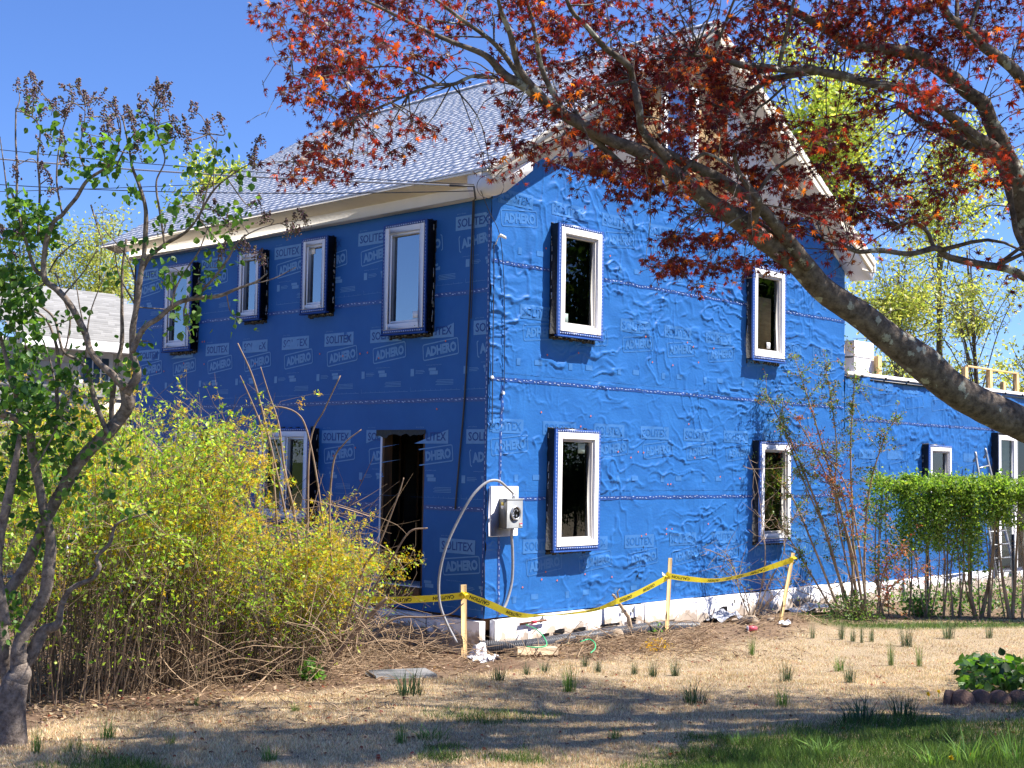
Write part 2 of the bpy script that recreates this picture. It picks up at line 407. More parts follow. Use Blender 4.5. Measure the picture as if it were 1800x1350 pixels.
# ------------------------------------------------------------------ ground
def ground_material():
    m, nt, b = newmat('lawn_ground'); N = nt.nodes; L = nt.links
    tc = N.new('ShaderNodeTexCoord')
    def noise(s, d=6, r=.65):
        n = N.new('ShaderNodeTexNoise'); n.inputs['Scale'].default_value = s; n.inputs['Detail'].default_value = d; n.inputs['Roughness'].default_value = r
        L.new(tc.outputs['Object'], n.inputs['Vector']); return n
    def ramp(src, c):
        r = N.new('ShaderNodeValToRGB'); e = r.color_ramp.elements
        e[0].position, e[0].color = c[0][0], (*c[0][1], 1); e[1].position, e[1].color = c[1][0], (*c[1][1], 1)
        for p, cc in c[2:]:
            x = e.new(p); x.color = (*cc, 1)
        L.new(src, r.inputs[0]); return r
    n1 = noise(38, 8, .75)
    straw = ramp(n1.outputs[0], [(.3, (.24, .17, .10)), (.7, (.58, .46, .31))])
    green = ramp(n1.outputs[0], [(.3, (.045, .07, .018)), (.7, (.13, .17, .05))])
    soil = ramp(noise(16, 8, .75).outputs[0], [(.3, (.10, .06, .04)), (.72, (.30, .20, .13))])
    at1 = N.new('ShaderNodeAttribute'); at1.attribute_name = 'col'
    sep = N.new('ShaderNodeSeparateColor'); L.new(at1.outputs['Color'], sep.inputs[0])
    def mixc(f, a, bb):
        mx = N.new('ShaderNodeMix'); mx.data_type = 'RGBA'; L.new(f, mx.inputs[0]); L.new(a, mx.inputs[6]); L.new(bb, mx.inputs[7]); return mx.outputs[2]
    c = mixc(sep.outputs[0], straw.outputs[0], green.outputs[0])
    c = mixc(sep.outputs[1], c, soil.outputs[0])
    L.new(c, b.inputs['Base Color']); b.inputs['Roughness'].default_value = .95; b.inputs['Specular IOR Level'].default_value = .1
    bp = N.new('ShaderNodeBump'); bp.inputs['Strength'].default_value = 1; bp.inputs['Distance'].default_value = .03
    L.new(n1.outputs[0], bp.inputs['Height']); L.new(bp.outputs[0], b.inputs['Normal'])
    return m
_e1, _e2 = gnd(1440, 1093), gnd(1860, 1099)
_ek = (_e2[1]-_e1[1])/(_e2[0]-_e1[0])
def strip_line(x): return _e1[1]+_ek*(x-_e1[0])
# where things grow: bed of soil along the house and under the shrubs, green patches to the right
def soilmask(x, y):
    x = np.asarray(x); y = np.asarray(y)
    n = .35*vnoise(x*1.3, y*1.3, 21)
    a = np.clip((y+1.55+n*.9)*2.2, 0, 1)*np.clip((7.4-x)*1.5, 0, 1)             # along the gable
    # left bed under forsythia: lies beyond the line from (-8.2,-2.2) to (0,-1.3)
    t = (y+2.05-.08*(x+8)+n)
    b = np.clip(t*2.5, 0, 1)*np.clip((.2-x)*2, 0, 1)
    c = np.clip((y-strip_line(x)-.55)*2, 0, 1)*np.clip((x-6.2)*1.5, 0, 1)
    return np.maximum(np.maximum(a*.85, b), c*.8)
def greenmask(x, y):
    s = (x+y)/1.4142; r = (x-y)/1.4142          # s away from camera, r to the right
    n = vnoise(x*.8, y*.8, 31, 4)
    g = np.clip(.72+.35*n, .3, .95)*np.clip((r-1.5+.95*n-(s+6.5))*.6, 0, 1)*np.clip((-3.3-s+n*.3)*1.2, 0, 1)
    g = np.maximum(g, .65*np.clip((n-.20)*2.5, 0, 1)*np.clip((-4.4-s)*.7, 0, 1)*np.clip(r+3.2, 0, 1))
    # green strip in front of the hedge
    h = np.clip(1.5-np.abs(y-strip_line(x)+.1*n)/.42, 0, 1)*np.clip((x-_e1[0]+.5)*1.2, 0, 1)
    return np.clip(np.maximum(g, h), 0, 1)
def make_ground():
    def axis(lo, hi, step, far):
        a = list(np.arange(lo, hi, step)); s = step; v = hi
        while v < far: a.append(v); s *= 1.3; v += s
        a.append(far); s = step; v = lo-step; b = []
        while v > -far: b.append(v); s *= 1.3; v -= s
        b.append(-far)
        return np.array(b[::-1]+a)
    xs = axis(-13, 14, .1, 900); ys = axis(-13, 6, .1, 900)
    X, Y = np.meshgrid(xs, ys, indexing='ij')
    Z = G(X, Y)
    far = np.clip((np.hypot(X, Y)-30)/60, 0, 1); Z = Z*(1-far)
    nx, ny = X.shape
    i = np.arange(nx-1)[:, None]*ny; j = np.arange(ny-1)[None]
    F = np.stack([i+j, i+ny+j, i+ny+j+1, i+j+1], -1).reshape(-1, 4)
    C = np.stack([np.clip(greenmask(X, Y)+far, 0, 1), soilmask(X, Y)*(np.hypot(X, Y) < 30), 0*X], -1).reshape(-1, 3)
    mb = MB(); mb.add(np.stack([X, Y, Z], -1).reshape(-1, 3), F, 0, C)
    o = mb.build('ground', ground_material(), smooth=True)
    tag(o, kind='structure', label='dormant straw-coloured lawn with green patches and bare soil beside the house')
make_ground()

# ------------------------------------------------------------------ house geometry
HW, HL = 8.815, 8.72                # gable width (x), side length (y)
EAVE_Z, SL = 6.07, .635             # roof surface height at x=-.42, slope
RX = HW/2
RIDGE_Z = EAVE_Z+SL*(RX+.42)
def roof_z(x): return RIDGE_Z-SL*abs(x-RX)
house = empty('house', (0, 0, 0), 'two storey house wrapped in blue weather membrane with white windows and grey gable roof', 'house')

def wrinkle(x, z, seed=0, amp=1.0):
    x = np.asarray(x, float); z = np.asarray(z, float)
    wx = .11*vnoise(x*1.9, z*1.9, 41+seed, 2)+.016*_vn(x*10, z*10, 45+seed); wz = .07*vnoise(x*2.2+9, z*2.2, 43+seed, 2)+.018*_vn(x*11, z*9, 47+seed)
    u = x+wx; v = z+wz
    def ridge(n, w): return np.exp(-(n/w)**2)
    h1 = ridge(_vn(u*2.3, v*8.4, 51+seed), .15)+.6*ridge(_vn(u*3.8+7, v*12.5, 52+seed), .20)     # long level creases
    h2 = ridge(_vn(u*9.0, v*3.0, 53+seed), .16)                                                   # upright creases
    h3 = ridge(_vn(u*4.6+v*3.2, v*5.6-u*2.1, 57+seed), .12)                                       # slanting pulls
    m1 = np.clip(.45+1.0*vnoise(x*1.3, z*2.0, 61+seed, 3), 0, 1)
    m2 = np.clip(.15+1.3*vnoise(x*1.6, z*1.2, 63+seed, 3), 0, 1)
    m3 = np.clip(.10+1.3*vnoise(x*1.2, z*1.3, 65+seed, 3), 0, 1)
    h = .0155*h1*m1+.013*h2*m2+.015*h3*m3+.007*vnoise(x*2.2, z*2.2, 67+seed, 2)
    return amp*h
WIN_R = [(1.125, 2.055, 4.13, 5.62), (5.755, 6.715, 4.13, 5.62), (1.12, 2.045, 1.27, 2.87), (5.965, 6.90, 1.23, 2.82)]
WIN_L = [(1.045, 1.93, 4.13, 5.62), (3.17, 3.775, 4.54, 5.63), (4.805, 5.40, 4.54, 5.60), (6.70, 7.53, 4.16, 5.58),
         (3.46, 4.72, 1.50, 2.86), (6.30, 7.08, 1.50, 2.86)]
DOOR = (1.165, 2.035, .60, 2.80)
WING_X1 = 16.6; WING_Z = 4.06
WIN_W = (11.70, 12.66, 1.40, 2.90)
DOOR_W = (14.75, 16.45, .40, 3.22)
def in_holes(U, Z, holes, m=0.0):
    r = np.zeros(U.shape, bool)
    for (a, b, c, d) in holes: r |= (U > a+m) & (U < b-m) & (Z > c+m) & (Z < d-m)
    return r
def snap(vals, marks):
    vals = vals.copy()
    for m in marks:
        k = np.argmin(np.abs(vals-m)); vals[k] = m
    return vals
def wall_grid(u0, u1, z0, z1, step, holes, topf, hf, mapf, flip=False):
    us = np.linspace(u0, u1, int((u1-u0)/step)+1); zs = np.linspace(z0, z1, int((z1-z0)/step)+1)
    us = snap(us, [h[k] for h in holes for k in (0, 1)]); zs = snap(zs, [h[k] for h in holes for k in (2, 3)])
    U, Z = np.meshgrid(us, zs, indexing='ij')
    V = mapf(U, Z, hf(U, Z))
    cu = (U[:-1, :-1]+U[1:, 1:])/2; cz = (Z[:-1, :-1]+Z[1:, 1:])/2
    keep = ~in_holes(cu, cz, holes)
    if topf is not None: keep &= cz < topf(cu)
    n = U.shape[1]
    i = np.arange(U.shape[0]-1)[:, None]*n; j = np.arange(n-1)[None]
    F = np.stack([i+j, i+n+j, i+n+j+1, i+j+1], -1)
    if flip: F = F[..., ::-1]
    mb = MB(); mb.add(V.reshape(-1, 3), F[keep].reshape(-1, 4))
    return mb
mapR = lambda U, Z, H: np.stack([U, -H, Z], -1)
mapL = lambda U, Z, H: np.stack([-H, U, Z], -1)
def gable_top(x):
    # ragged upper edge of the membrane under the eaves
    t = 6.58+.10*vnoise(x*1.7, x*0+.5, 77, 3)+.18*np.exp(-((x-1.95)/.12)**2)
    return np.minimum(t, roof_z_arr(x)-.10)
def roof_z_arr(x): return RIDGE_Z-SL*np.abs(x-RX)
hR = lambda x, z: wrinkle(x, z)
hL = lambda y, z: .004+.0025*vnoise(y*1.3, z*1.3, 5, 3)+wrinkle(y, z, 5, .22)
hW = lambda x, z: wrinkle(x, z, 9, 1.0)+.02*vnoise(x*1.1, z*1.7, 91, 2)*np.clip((z-3.2)*2, 0, 1)
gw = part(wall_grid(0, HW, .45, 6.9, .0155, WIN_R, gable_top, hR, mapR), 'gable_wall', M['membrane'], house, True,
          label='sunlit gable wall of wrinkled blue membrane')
lw = part(wall_grid(0, HL, .45, 6.12, .05, WIN_L+[DOOR], None, hL, mapL, True), 'side_wall', M['membrane_flat_shaded'], house, True,
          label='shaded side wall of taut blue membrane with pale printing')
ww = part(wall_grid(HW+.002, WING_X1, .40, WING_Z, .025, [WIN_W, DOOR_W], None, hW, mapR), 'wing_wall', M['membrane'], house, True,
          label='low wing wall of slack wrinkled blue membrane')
# hidden inner faces: sheathing inside the walls, floors, back walls
mb = MB()
def inner_wall(mb, u0, u1, z0, z1, holes, fn, step=.25):
    us = sorted(set([u0, u1]+[h[k] for h in holes for k in (0, 1)])); zs = sorted(set([z0, z1]+[h[k] for h in holes for k in (2, 3)]))
    for a, b in zip(us[:-1], us[1:]):
        for c, d in zip(zs[:-1], zs[1:]):
            if not any(h[0] <= (a+b)/2 <= h[1] and h[2] <= (c+d)/2 <= h[3] for h in holes): fn(mb, a, b, c, d)
inner_wall(mb, .0, HW, .3, 6.15, WIN_R, lambda m, a, b, c, d: m.box(max(a, .03), b, .03, .14, c, d))
inner_wall(mb, .15, HL, .3, 6.2, WIN_L+[DOOR], lambda m, a, b, c, d: m.box(.02, .14, a, b, c, d))
part(mb, 'sheathing', M['lumber_dark'], house)
mb = MB()
mb.box(.15, HW-.02, .15, HL, .42, .60); mb.box(.15, HW-.02, .15, HL, 3.25, 3.5); mb.box(.15, HW-.02, .15, HL, 6.2, 6.35)
part(mb, 'floor', M['intfloor'], house)
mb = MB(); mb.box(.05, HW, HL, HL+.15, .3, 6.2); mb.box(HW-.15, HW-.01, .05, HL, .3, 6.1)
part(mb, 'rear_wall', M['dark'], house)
# partition wall with studs seen through the doorway
for k in range(9):
    mb = MB(); y = 1.55+k*.41
    mb.box(1.35, 1.44, y, y+.05, .60, 3.24, 0, .004); part(mb, 'stud', M['lumber_dark'], house)
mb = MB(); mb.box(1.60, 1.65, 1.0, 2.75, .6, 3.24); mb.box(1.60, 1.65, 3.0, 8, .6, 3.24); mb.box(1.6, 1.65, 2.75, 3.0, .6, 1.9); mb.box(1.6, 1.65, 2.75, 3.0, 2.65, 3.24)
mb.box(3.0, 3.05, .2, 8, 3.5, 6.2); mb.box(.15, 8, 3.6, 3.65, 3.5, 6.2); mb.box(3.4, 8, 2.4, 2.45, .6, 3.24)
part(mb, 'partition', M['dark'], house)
# door opening: jambs, sill, folded membrane strip
for (a, b) in ((DOOR[0]-.0, DOOR[0]+.04), (DOOR[1]-.04, DOOR[1])):
    mb = MB(); mb.box(.0, .15, a, b, DOOR[2]+.16, DOOR[3], 0, .004); part(mb, 'door_jamb', M['lumber_dark'], house)
mb = MB(); mb.box(-.012, .002, DOOR[1]-.005, DOOR[1]+.03, .7, 2.75, 0, .002); part(mb, 'door_edge_trim', M['vinyl'], house)
mb = MB(); mb.box(-.05, .5, DOOR[0], DOOR[1], .60, .74, 0, .01); part(mb, 'door_sill', M['lumber_dark'], house)
mb = MB(); mb.box(-.03, .5, DOOR[0]+.01, DOOR[1]-.01, .743, .76, 0, .004); part(mb, 'sill_sheet', M['foam'], house)
# torn flap of membrane above the door
mb = MB(); xs = np.linspace(DOOR[0]-.02, DOOR[1]+.12, 24); low = 2.78-.035*np.abs(vnoise(xs*9, xs*0, 8, 2))-.03*(xs > DOOR[1]-.1)
V = []
for x, l in zip(xs, low): V += [(-.014, x, 2.83), (-.017, x, l)]
mb.add(V, np.array([(2*i, 2*i+1, 2*i+3, 2*i+2) for i in range(23)]))
part(mb, 'torn_membrane_edge', M['tape_black'], house)

# ---------------------------------------------------------------- printed lettering on the membrane
_gc = {}
def glyphs(text, bold=0.0, sx=1.0):
    k = (text, bold, sx)
    if k in _gc: return _gc[k]
    cu = bpy.data.curves.new('t', 'FONT'); cu.body = text; cu.size = 1; cu.offset = bold; cu.resolution_u = 2; cu.fill_mode = 'FRONT'
    o = bpy.data.objects.new('t', cu); sc.collection.objects.link(o)
    bpy.context.view_layer.update()
    me = o.evaluated_get(bpy.context.evaluated_depsgraph_get()).to_mesh(); me.calc_loop_triangles()
    v = np.empty(len(me.vertices)*3); me.vertices.foreach_get('co', v); v = v.reshape(-1, 3)[:, :2].copy()
    t = np.empty(len(me.loop_triangles)*3, np.int32); me.loop_triangles.foreach_get('vertices', t); t = t.reshape(-1, 3)
    o.to_mesh_clear(); bpy.data.objects.remove(o, do_unlink=True); bpy.data.curves.remove(cu)
    v -= v.min(0); v[:, 0] *= sx
    # drop degenerate, normalise to height 1
    v /= v[:, 1].max()
    _gc[k] = (v, t)
    return _gc[k]
def subdiv(v, t, maxlen):
    v = list(map(tuple, v)); t = [tuple(x) for x in t]
    for _ in range(6):
        out = []; cache = {}; ch = False
        for tri in t:
            p = [np.array(v[i]) for i in tri]
            L = [np.linalg.norm(p[i]-p[(i+1) % 3]) for i in range(3)]
            k = int(np.argmax(L))
            if L[k] > maxlen:
                a, b, c = tri[k], tri[(k+1) % 3], tri[(k+2) % 3]
                key = (min(a, b), max(a, b))
                if key not in cache:
                    v.append(tuple((np.array(v[a])+np.array(v[b]))/2)); cache[key] = len(v)-1
                m = cache[key]; out += [(a, m, c), (m, b, c)]; ch = True
            else: out.append(tri)
        t = out
        if not ch: break
    return np.array(v), np.array(t)
def rrect_outline(w, h, r, t, n=5):
    def loop(w, h, r):
        p = []
        for cx, cy, a0 in ((w-r, h-r, 0), (r, h-r, 90), (r, r, 180), (w-r, r, 270)):
            for i in range(n): a = R_(a0+90*i/(n-1)); p.append((cx+r*math.cos(a), cy+r*math.sin(a)))
        return np.array(p)
    o = loop(w, h, r); i_ = loop(w-2*t, h-2*t, max(r-t, .002))+t
    k = len(o); f = []
    for a in range(k):
        b = (a+1) % k; f += [(a, b, k+b), (a, k+b, k+a)]
    return np.concatenate([o, i_]), np.array(f)
def rect2(x0, x1, y0, y1): return np.array([(x0, y0), (x1, y0), (x1, y1), (x0, y1)]), np.array([(0, 1, 2), (0, 2, 3)])
class Print:
    """flat print laid on a membrane wall; u runs along the wall, left to right as you read it"""
    def __init__(s, side, hf, holes, umax, fine, zt=None): s.side, s.hf, s.holes, s.umax, s.fine, s.zt = side, hf, holes, umax, fine, zt; s.mb = MB()
    def put(s, v, t, u, z, lift=.003, m=0, rot=0, umin=0):
        if s.fine and len(t): v, t = subdiv(v, t, s.fine)
        elif len(t) == 2 and abs(u) < .8: v, t = subdiv(v, t, .05)
        c, sn = math.cos(rot), math.sin(rot)
        U = v[:, 0]*c-v[:, 1]*sn; Z = v[:, 0]*sn+v[:, 1]*c+z
        W = (u+U) if s.side != 'L' else (u-U)
        if s.side == 'W': pass
        cw = W[t].mean(1); cz = Z[t].mean(1)
        ok = (W[t].min(1) > umin) & (W[t].max(1) < s.umax) & ~in_holes(cw, cz, s.holes, -.015)
        if s.zt is not None: ok &= cz < s.zt(cw)-.03
        t = t[ok]
        if not len(t): return
        H = s.hf(W, Z)+lift
        P = np.stack([W, -H, Z], -1) if s.side != 'L' else np.stack([-H, W, Z], -1)
        s.mb.add(P, t if s.side != 'L' else t, m)
def logo(P, u, z, small=True, kl=0, kd=1):
    """u,z lower left of the SOLITEX box"""
    P.put(*rect2(0, .66, 0, .185), u, z, .0035, kl)
    g, t = glyphs('SOLITEX', .014, .9); w = g[:, 0].max(); P.put(g*np.array((.58/w, .115)), t, u+(.04 if P.side != 'L' else -.04), z+.036, .0065, kd)
    a = R_(6); dx = .08 if P.side != 'L' else -.08
    P.put(*rrect_outline(.69, .225, .035, .016), u+dx, z-.30, .0035, kl, a)
    g, t = glyphs('ADHERO', .055, .62); w = g[:, 0].max()
    off = (.045*math.cos(a), .045)
    P.put(g*np.array((.60/w, .135)), t, u+dx+(off[0] if P.side != 'L' else -off[0]), z-.30+.050, .0035, kl, a)
    if small:
        g, t = glyphs('www.proclima.com', 0, .8); w = g[:, 0].max(); P.put(g*np.array((.30/w, .022)), t, u+(.14 if P.side != 'L' else -.14), z-.365, .0035, kl)
        g, t = glyphs('pro clima', 0, .8); w = g[:, 0].max(); P.put(g*np.array((.16/w, .024)), t, u+(.03 if P.side != 'L' else -.03), z+.205, .0035, kl)
def strip_marks(P, zs, u0, u1, sgn, kl=0):
    # small icons, fine text lines and the ruler printed near the foot of each strip
    u = u0
    while u < u1:
        P.put(*rect2(0, .07, 0, .10), u, zs+.33, .0035, kl)
        P.put(*rect2(.10, .28, .05, .058), u, zs+.33, .0035, kl); P.put(*rect2(.10, .25, .03, .036), u, zs+.33, .0035, kl); P.put(*rect2(.10, .26, .07, .076), u, zs+.33, .0035, kl)
        P.put(*rect2(.38, .54, 0, .05), u, zs+.34, .0035, kl); P.put(*rect2(.36, .50, .055, .09), u, zs+.34, .0035, kl)
        for q in range(4): P.put(*rect2(.02*(q % 2), .34, 0, .007), u+sgn*.5, zs+.20+.02*q, .0035, kl)
        for q in range(10): P.put(*rect2(0, .004, 0, .05 if q == 0 else .02), u+sgn*q*.1, zs+.13, .0035, kl)
        P.put(*rect2(0, .98, 0, .004), u, zs+.127, .0035, kl)
        u += 1.03
PL = Print('L', hL, WIN_L+[DOOR], HL, None)
SEAML = [4.608, 3.218, 1.808]
for (zr, u0, pitch) in ((5.43, .655, 1.0), (4.04, .28, 1.03), (2.645, .375, 1.0), (1.235, .835, 1.03)):
    u = u0
    while u < HL+.6: logo(PL, u, zr); u += pitch
for zs in (4.608, 3.218, 1.808): strip_marks(PL, zs, .45, HL, -1)
strip_marks(PL, .42, .45, HL, -1)
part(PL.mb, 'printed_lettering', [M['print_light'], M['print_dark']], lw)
PR = Print('R', hR, WIN_R, HW, .035, gable_top)
for (zr, u0, pitch) in ((5.75, .1, 1.04), (4.30, .55, 1.03), (2.79, .0, 1.035), (1.235, .69, 1.04)):
    u = u0
    while u < HW: logo(PR, u, zr, False); u += pitch
    for q in range(9):
        PR.put(*rect2(0, .07, 0, .09), .5+q*1.03, zr-.62, .004, 0); PR.put(*rect2(0, .14, 0, .07), .85+q*1.03, zr-.60, .004, 0); PR.put(*rect2(0, .95, 0, .004), q*1.03, zr-.74, .004, 0)
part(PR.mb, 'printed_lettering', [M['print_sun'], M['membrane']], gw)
PW = Print('R', hW, [WIN_W, DOOR_W], WING_X1, .05)
for (zr, u0) in ((3.55, 9.0), (2.3, 9.4), (1.0, 9.1)):
    for q in range(7): PW.put(*rrect_outline(.69, .225, .035, .016), u0+q*1.04, zr, .004, 0, R_(6), HW+.05); PW.put(*rect2(0, .6, 0, .17), u0+q*1.04-.1, zr+.3, .004, 0, 0, HW+.05)
part(PW.mb, 'printed_marks', [M['print_sun'], M['membrane']], ww, kind='stuff')

# seam tapes with their white print
def seam(P, z, u0, u1, w=.055, vertical=False, nm='seam_tape', parent=None):
    T = Print(P.side, P.hf, P.holes, P.umax, None, P.zt)
    T.umax = 99
    n = int((u1-u0)/.03)
    us = np.linspace(u0, u1, n+1)
    sh = lambda a: .006*vnoise(a*3, a*0+z, 15, 2)
    if not vertical:
        V = []; 
        for x in us:
            for q in (-.5, 0, .5): V.append((x, z+q*w+sh(x)))
    else:
        V = []
        for x in us:
            for q in (-.5, 0, .5): V.append((z+q*w+.3*sh(x), x))
    V = np.array(V); f = []
    for i in range(n):
        for q in range(2): a = 3*i+q; f += [(a, a+3, a+4), (a, a+4, a+1)]
    f = np.array(f)
    W, Z = V[:, 0], V[:, 1]
    cw, cz = W[f].mean(1), Z[f].mean(1); ok = ~in_holes(cw, cz, P.holes, -.01)
    if P.zt is not None: ok &= cz < P.zt(cw)
    H = P.hf(W, Z)+.004
    pts = np.stack([W, -H, Z], -1) if P.side != 'L' else np.stack([-H, W, Z], -1)
    T.mb.add(pts, f[ok], 0)
    x = u0+.05
    while x < u1-.06:
        L = rng.uniform(.015, .05); dz = rng.uniform(-.012, .012)
        T.umax = 99
        if not vertical:
            T.put(*rect2(0, L, 0, .009), x, z+dz+float(sh(np.array(x))), .008, 1, R_(rng.uniform(-22, 10)), -1)
        else:
            T.put(*rect2(0, .009, 0, L), z+dz*.6, x, .008, 1, 0, -1)
        x += L+rng.uniform(.02, .06)
    return part(T.mb, nm, [M['tape_blue'], M['tape_print']], parent)
for z in SEAML: seam(PL, z, .02, HL, .06, parent=lw)
for z in (4.99, 3.478, 1.949): seam(PR, z, .02, HW-.02, .05, parent=gw)
seam(PW, 3.285, HW+.05, WING_X1-.1, .05, parent=ww)
seam(PR, .24, .5, 3.4, .045, True, parent=gw)
seam(PL, .03, .5, 5.6, .04, True, parent=lw)
# orange cap staples and small tears
def dots(P, n, u1, z0, z1, parent):
    mb = MB(); a = np.arange(6)*math.pi/3
    for _ in range(n):
        u = rng.uniform(.3, u1); z = rng.choice([.9, 1.45, 2.55, 3.0, 3.9, 4.3, 5.3, 2.2])+rng.uniform(-.1, .1)
        if in_holes(np.array([u]), np.array([z]), P.holes, -.05)[0]: continue
        h = float(P.hf(np.array(u), np.array(z)))+.009
        c = np.array([(u+.013*math.cos(t), -h, z+.013*math.sin(t)) if P.side != 'L' else (-h, u+.013*math.cos(t), z+.013*math.sin(t)) for t in a])
        mb.add(c, np.array([list(range(6))]))
    o = part(mb, 'cap_staples', M['orange'], parent); o['kind'] = 'stuff'
dots(PL, 40, 8, 1, 5, lw); dots(PR, 60, 8.6, 1, 5, gw)
for (px, py, s) in ((1128, 963, .045), (1118, 1011, .06)):
    d = ray(px, py); t = -CAM[1]/d[1]; p = CAM+d*t
    mb = MB(); k = 7; rr = rng.uniform(.35, 1, k)*s; a = np.sort(rng.uniform(0, 6.28, k))
    mb.add([(p[0]+.5*rr[i]*math.cos(a[i]), -.03, p[2]+1.1*rr[i]*math.sin(a[i])) for i in range(k)], np.array([list(range(k))]))
    part(mb, 'torn_hole', M['black'], gw)

# ---------------------------------------------------------------- windows
def window(u0, u1, z0, z1, side, pr=.15, double=False, sticker=None, glass=None, tilt=0, smat='sticker', label=None, rail=.085, bottomlip=.05):
    """boxed-out window: black tape round the reveal, blue tape on the face, white frame, grey sash, pane"""
    def B(m, a0, a1, b0, b1, c0, c1, mt=0, bv=.0):
        # a along wall, b outwards (positive = out), c up
        if side == 'L': m.box(-b1, -b0, a0, a1, c0, c1, mt, bv)
        else: m.box(a0, a1, -b1, -b0, c0, c1, mt, bv)
    w = MB(); t = .035
    # black reveal box (four boards round the opening)
    B(w, u0, u0+t, -.1, pr, z0, z1, 0, .006); B(w, u1-t, u1, -.1, pr, z0, z1, 0, .006)
    B(w, u0+t, u1-t, -.1, pr-.002, z0, z0+t, 0); B(w, u0+t, u1-t, -.1, pr-.002, z1-t, z1, 0)
    # tape lapped on to the wall round the box, uneven
    n = 14
    for k in range(n):
        e = rng.uniform(.02, .045)
        a = u0+(u1-u0)*k/n; b = u0+(u1-u0)*(k+1)/n
        B(w, a, b, -.01, .014, z0-e-bottomlip*.6, z0-.001)
        if side == 'R' or k % 2: B(w, a, b, -.01, .013, z1+.001, z1+e*.7)
        c = z0+(z1-z0)*k/n; d = z0+(z1-z0)*(k+1)/n
        if side == 'L': B(w, u0-e*.5, u0-.001, -.01, .015, c, d)
        B(w, u1+.001, u1+e*.5, -.01, .015, c, d)
    # white marks of the tape print on the reveal
    ww_ = MB()
    ue = u0 if side == 'R' else u0
    for k in range(13):
        c = rng.uniform(z0+.05, z1-.12); L = rng.uniform(.02, .09); o_ = rng.uniform(.012, .035)
        if side == 'R': ww_.box(u0-.0015, u0-.0005, -o_-.01, -o_, c, c+L)
        else: ww_.box(-o_-.01, -o_, u0-.0015, u0-.0005, c, c+L)
        a = rng.uniform(u0+.04, u1-.1); 
        B(ww_, a, a+L*.7, .0145, .0155, z0-.03, z0-.018)
    win = part(w, 'window', M['tape_black'], house, label=label)
    part(ww_, 'tape_print', M['tape_white'], win, kind='stuff')
    f = MB(); bt = .045
    fr = pr+.004
    B(f, u0-.002, u0+bt, pr-.02, fr, z0-.002, z1+.002, 0, .003); B(f, u1-bt, u1+.002, pr-.02, fr, z0-.002, z1+.002, 0, .003)
    B(f, u0+bt, u1-bt, pr-.02, fr-.001, z0-.002, z0+bt, 0); B(f, u0+bt, u1-bt, pr-.02, fr-.001, z1-bt, z1+.002, 0)
    B(f, u0-.01, u1+.01, pr-.05, fr+.008, z0-.028, z0-.006, 0, .003)
    part(f, 'blue_tape', M['tape_blue'], win)
    # chevron print along the blue tape
    cp = MB()
    for (hor, c) in ((True, z0+bt*.5), (True, z1-bt*.5), (False, u0+bt*.5), (False, u1-bt*.5)):
        a0, a1 = (u0+.05, u1-.05) if hor else (z0+.05, z1-.05)
        q = a0
        while q < a1:
            if hor: B(cp, q, q+.018, fr, fr+.001, c-.010+rng.uniform(-.004, .004), c+.006)
            else: B(cp, c-.004, c+.004, fr, fr+.001, q, q+.022)
            q += .045
    part(cp, 'tape_print', M['tape_print'], win, kind='stuff')
    # white frame
    a0, a1, c0, c1 = u0+bt, u1-bt, z0+bt, z1-bt
    fw = rail; fo = pr+.012
    f = MB()
    B(f, a0, a0+fw, pr-.06, fo, c0, c1, 0, .006); B(f, a1-fw, a1, pr-.06, fo, c0, c1, 0, .006)
    B(f, a0+fw, a1-fw, pr-.06, fo-.002, c0, c0+fw, 0, .006); B(f, a0+fw, a1-fw, pr-.06, fo-.002, c1-fw, c1, 0, .006)
    panes = [(a0+fw, a1-fw)]
    if double:
        mid = (a0+a1)/2; B(f, mid-.05, mid+.05, pr-.06, fo-.001, c0+fw, c1-fw, 0, .006); panes = [(a0+fw, mid-.05), (mid+.05, a1-fw)]
    part(f, 'frame', M['vinyl'], win)
    for (p0, p1) in panes:
        s = MB(); sw = .035; so_ = pr-.015
        q0, q1 = c0+fw, c1-fw
        B(s, p0, p0+sw, pr-.09, so_, q0, q1, 0, .003); B(s, p1-sw, p1, pr-.09, so_, q0, q1, 0, .003)
        B(s, p0+sw, p1-sw, pr-.09, so_-.002, q0, q0+sw, 0, .003); B(s, p0+sw, p1-sw, pr-.09, so_-.002, q1-sw, q1, 0, .003)
        part(s, 'sash', M['vinyl'] if side == 'L' else M['vinyl_grey'], win)
        g = MB(); pu = (p0+sw, p1-sw); pz = (q0+sw, q1-sw); yy_ = -(pr-.066)
        if side == 'L': g.quadxyz((yy_, pu[1], pz[0]), (yy_, pu[0], pz[0]), (yy_, pu[0], pz[1]), (yy_, pu[1], pz[1]))
        else: g.quadxyz((pu[0], yy_, pz[0]), (pu[1], yy_, pz[0]), (pu[1], yy_, pz[1]), (pu[0], yy_, pz[1]))
        part(g, 'pane', M[glass or 'glass'], win)
        if sticker:
            su, sz, sw_, sh_ = sticker
            g = MB(); B(g, p0+sw+su, p0+sw+su+sw_, pr-.063, pr-.061, q0+sw+sz, q0+sw+sz+sh_); part(g, 'sticker', M[smat], win)
        # screws in the lower rail
    g = MB(); 
    for q in (.18, .82): 
        x = a0+(a1-a0)*q; B(g, x-.006, x+.006, fo-.003, fo+.001, c0+.025, c0+.037)
    part(g, 'screw_caps', M['meter_dark'], win, kind='stuff')
    return win
window(*WIN_R[0], 'R', .15, sticker=(.0, .0, .11, .13), smat='sticker_dim', label='upper left window on the sunlit gable wall')
window(*WIN_R[1], 'R', .13, sticker=(.33, .03, .10, .10), label='upper right window on the gable wall behind the maple limb')
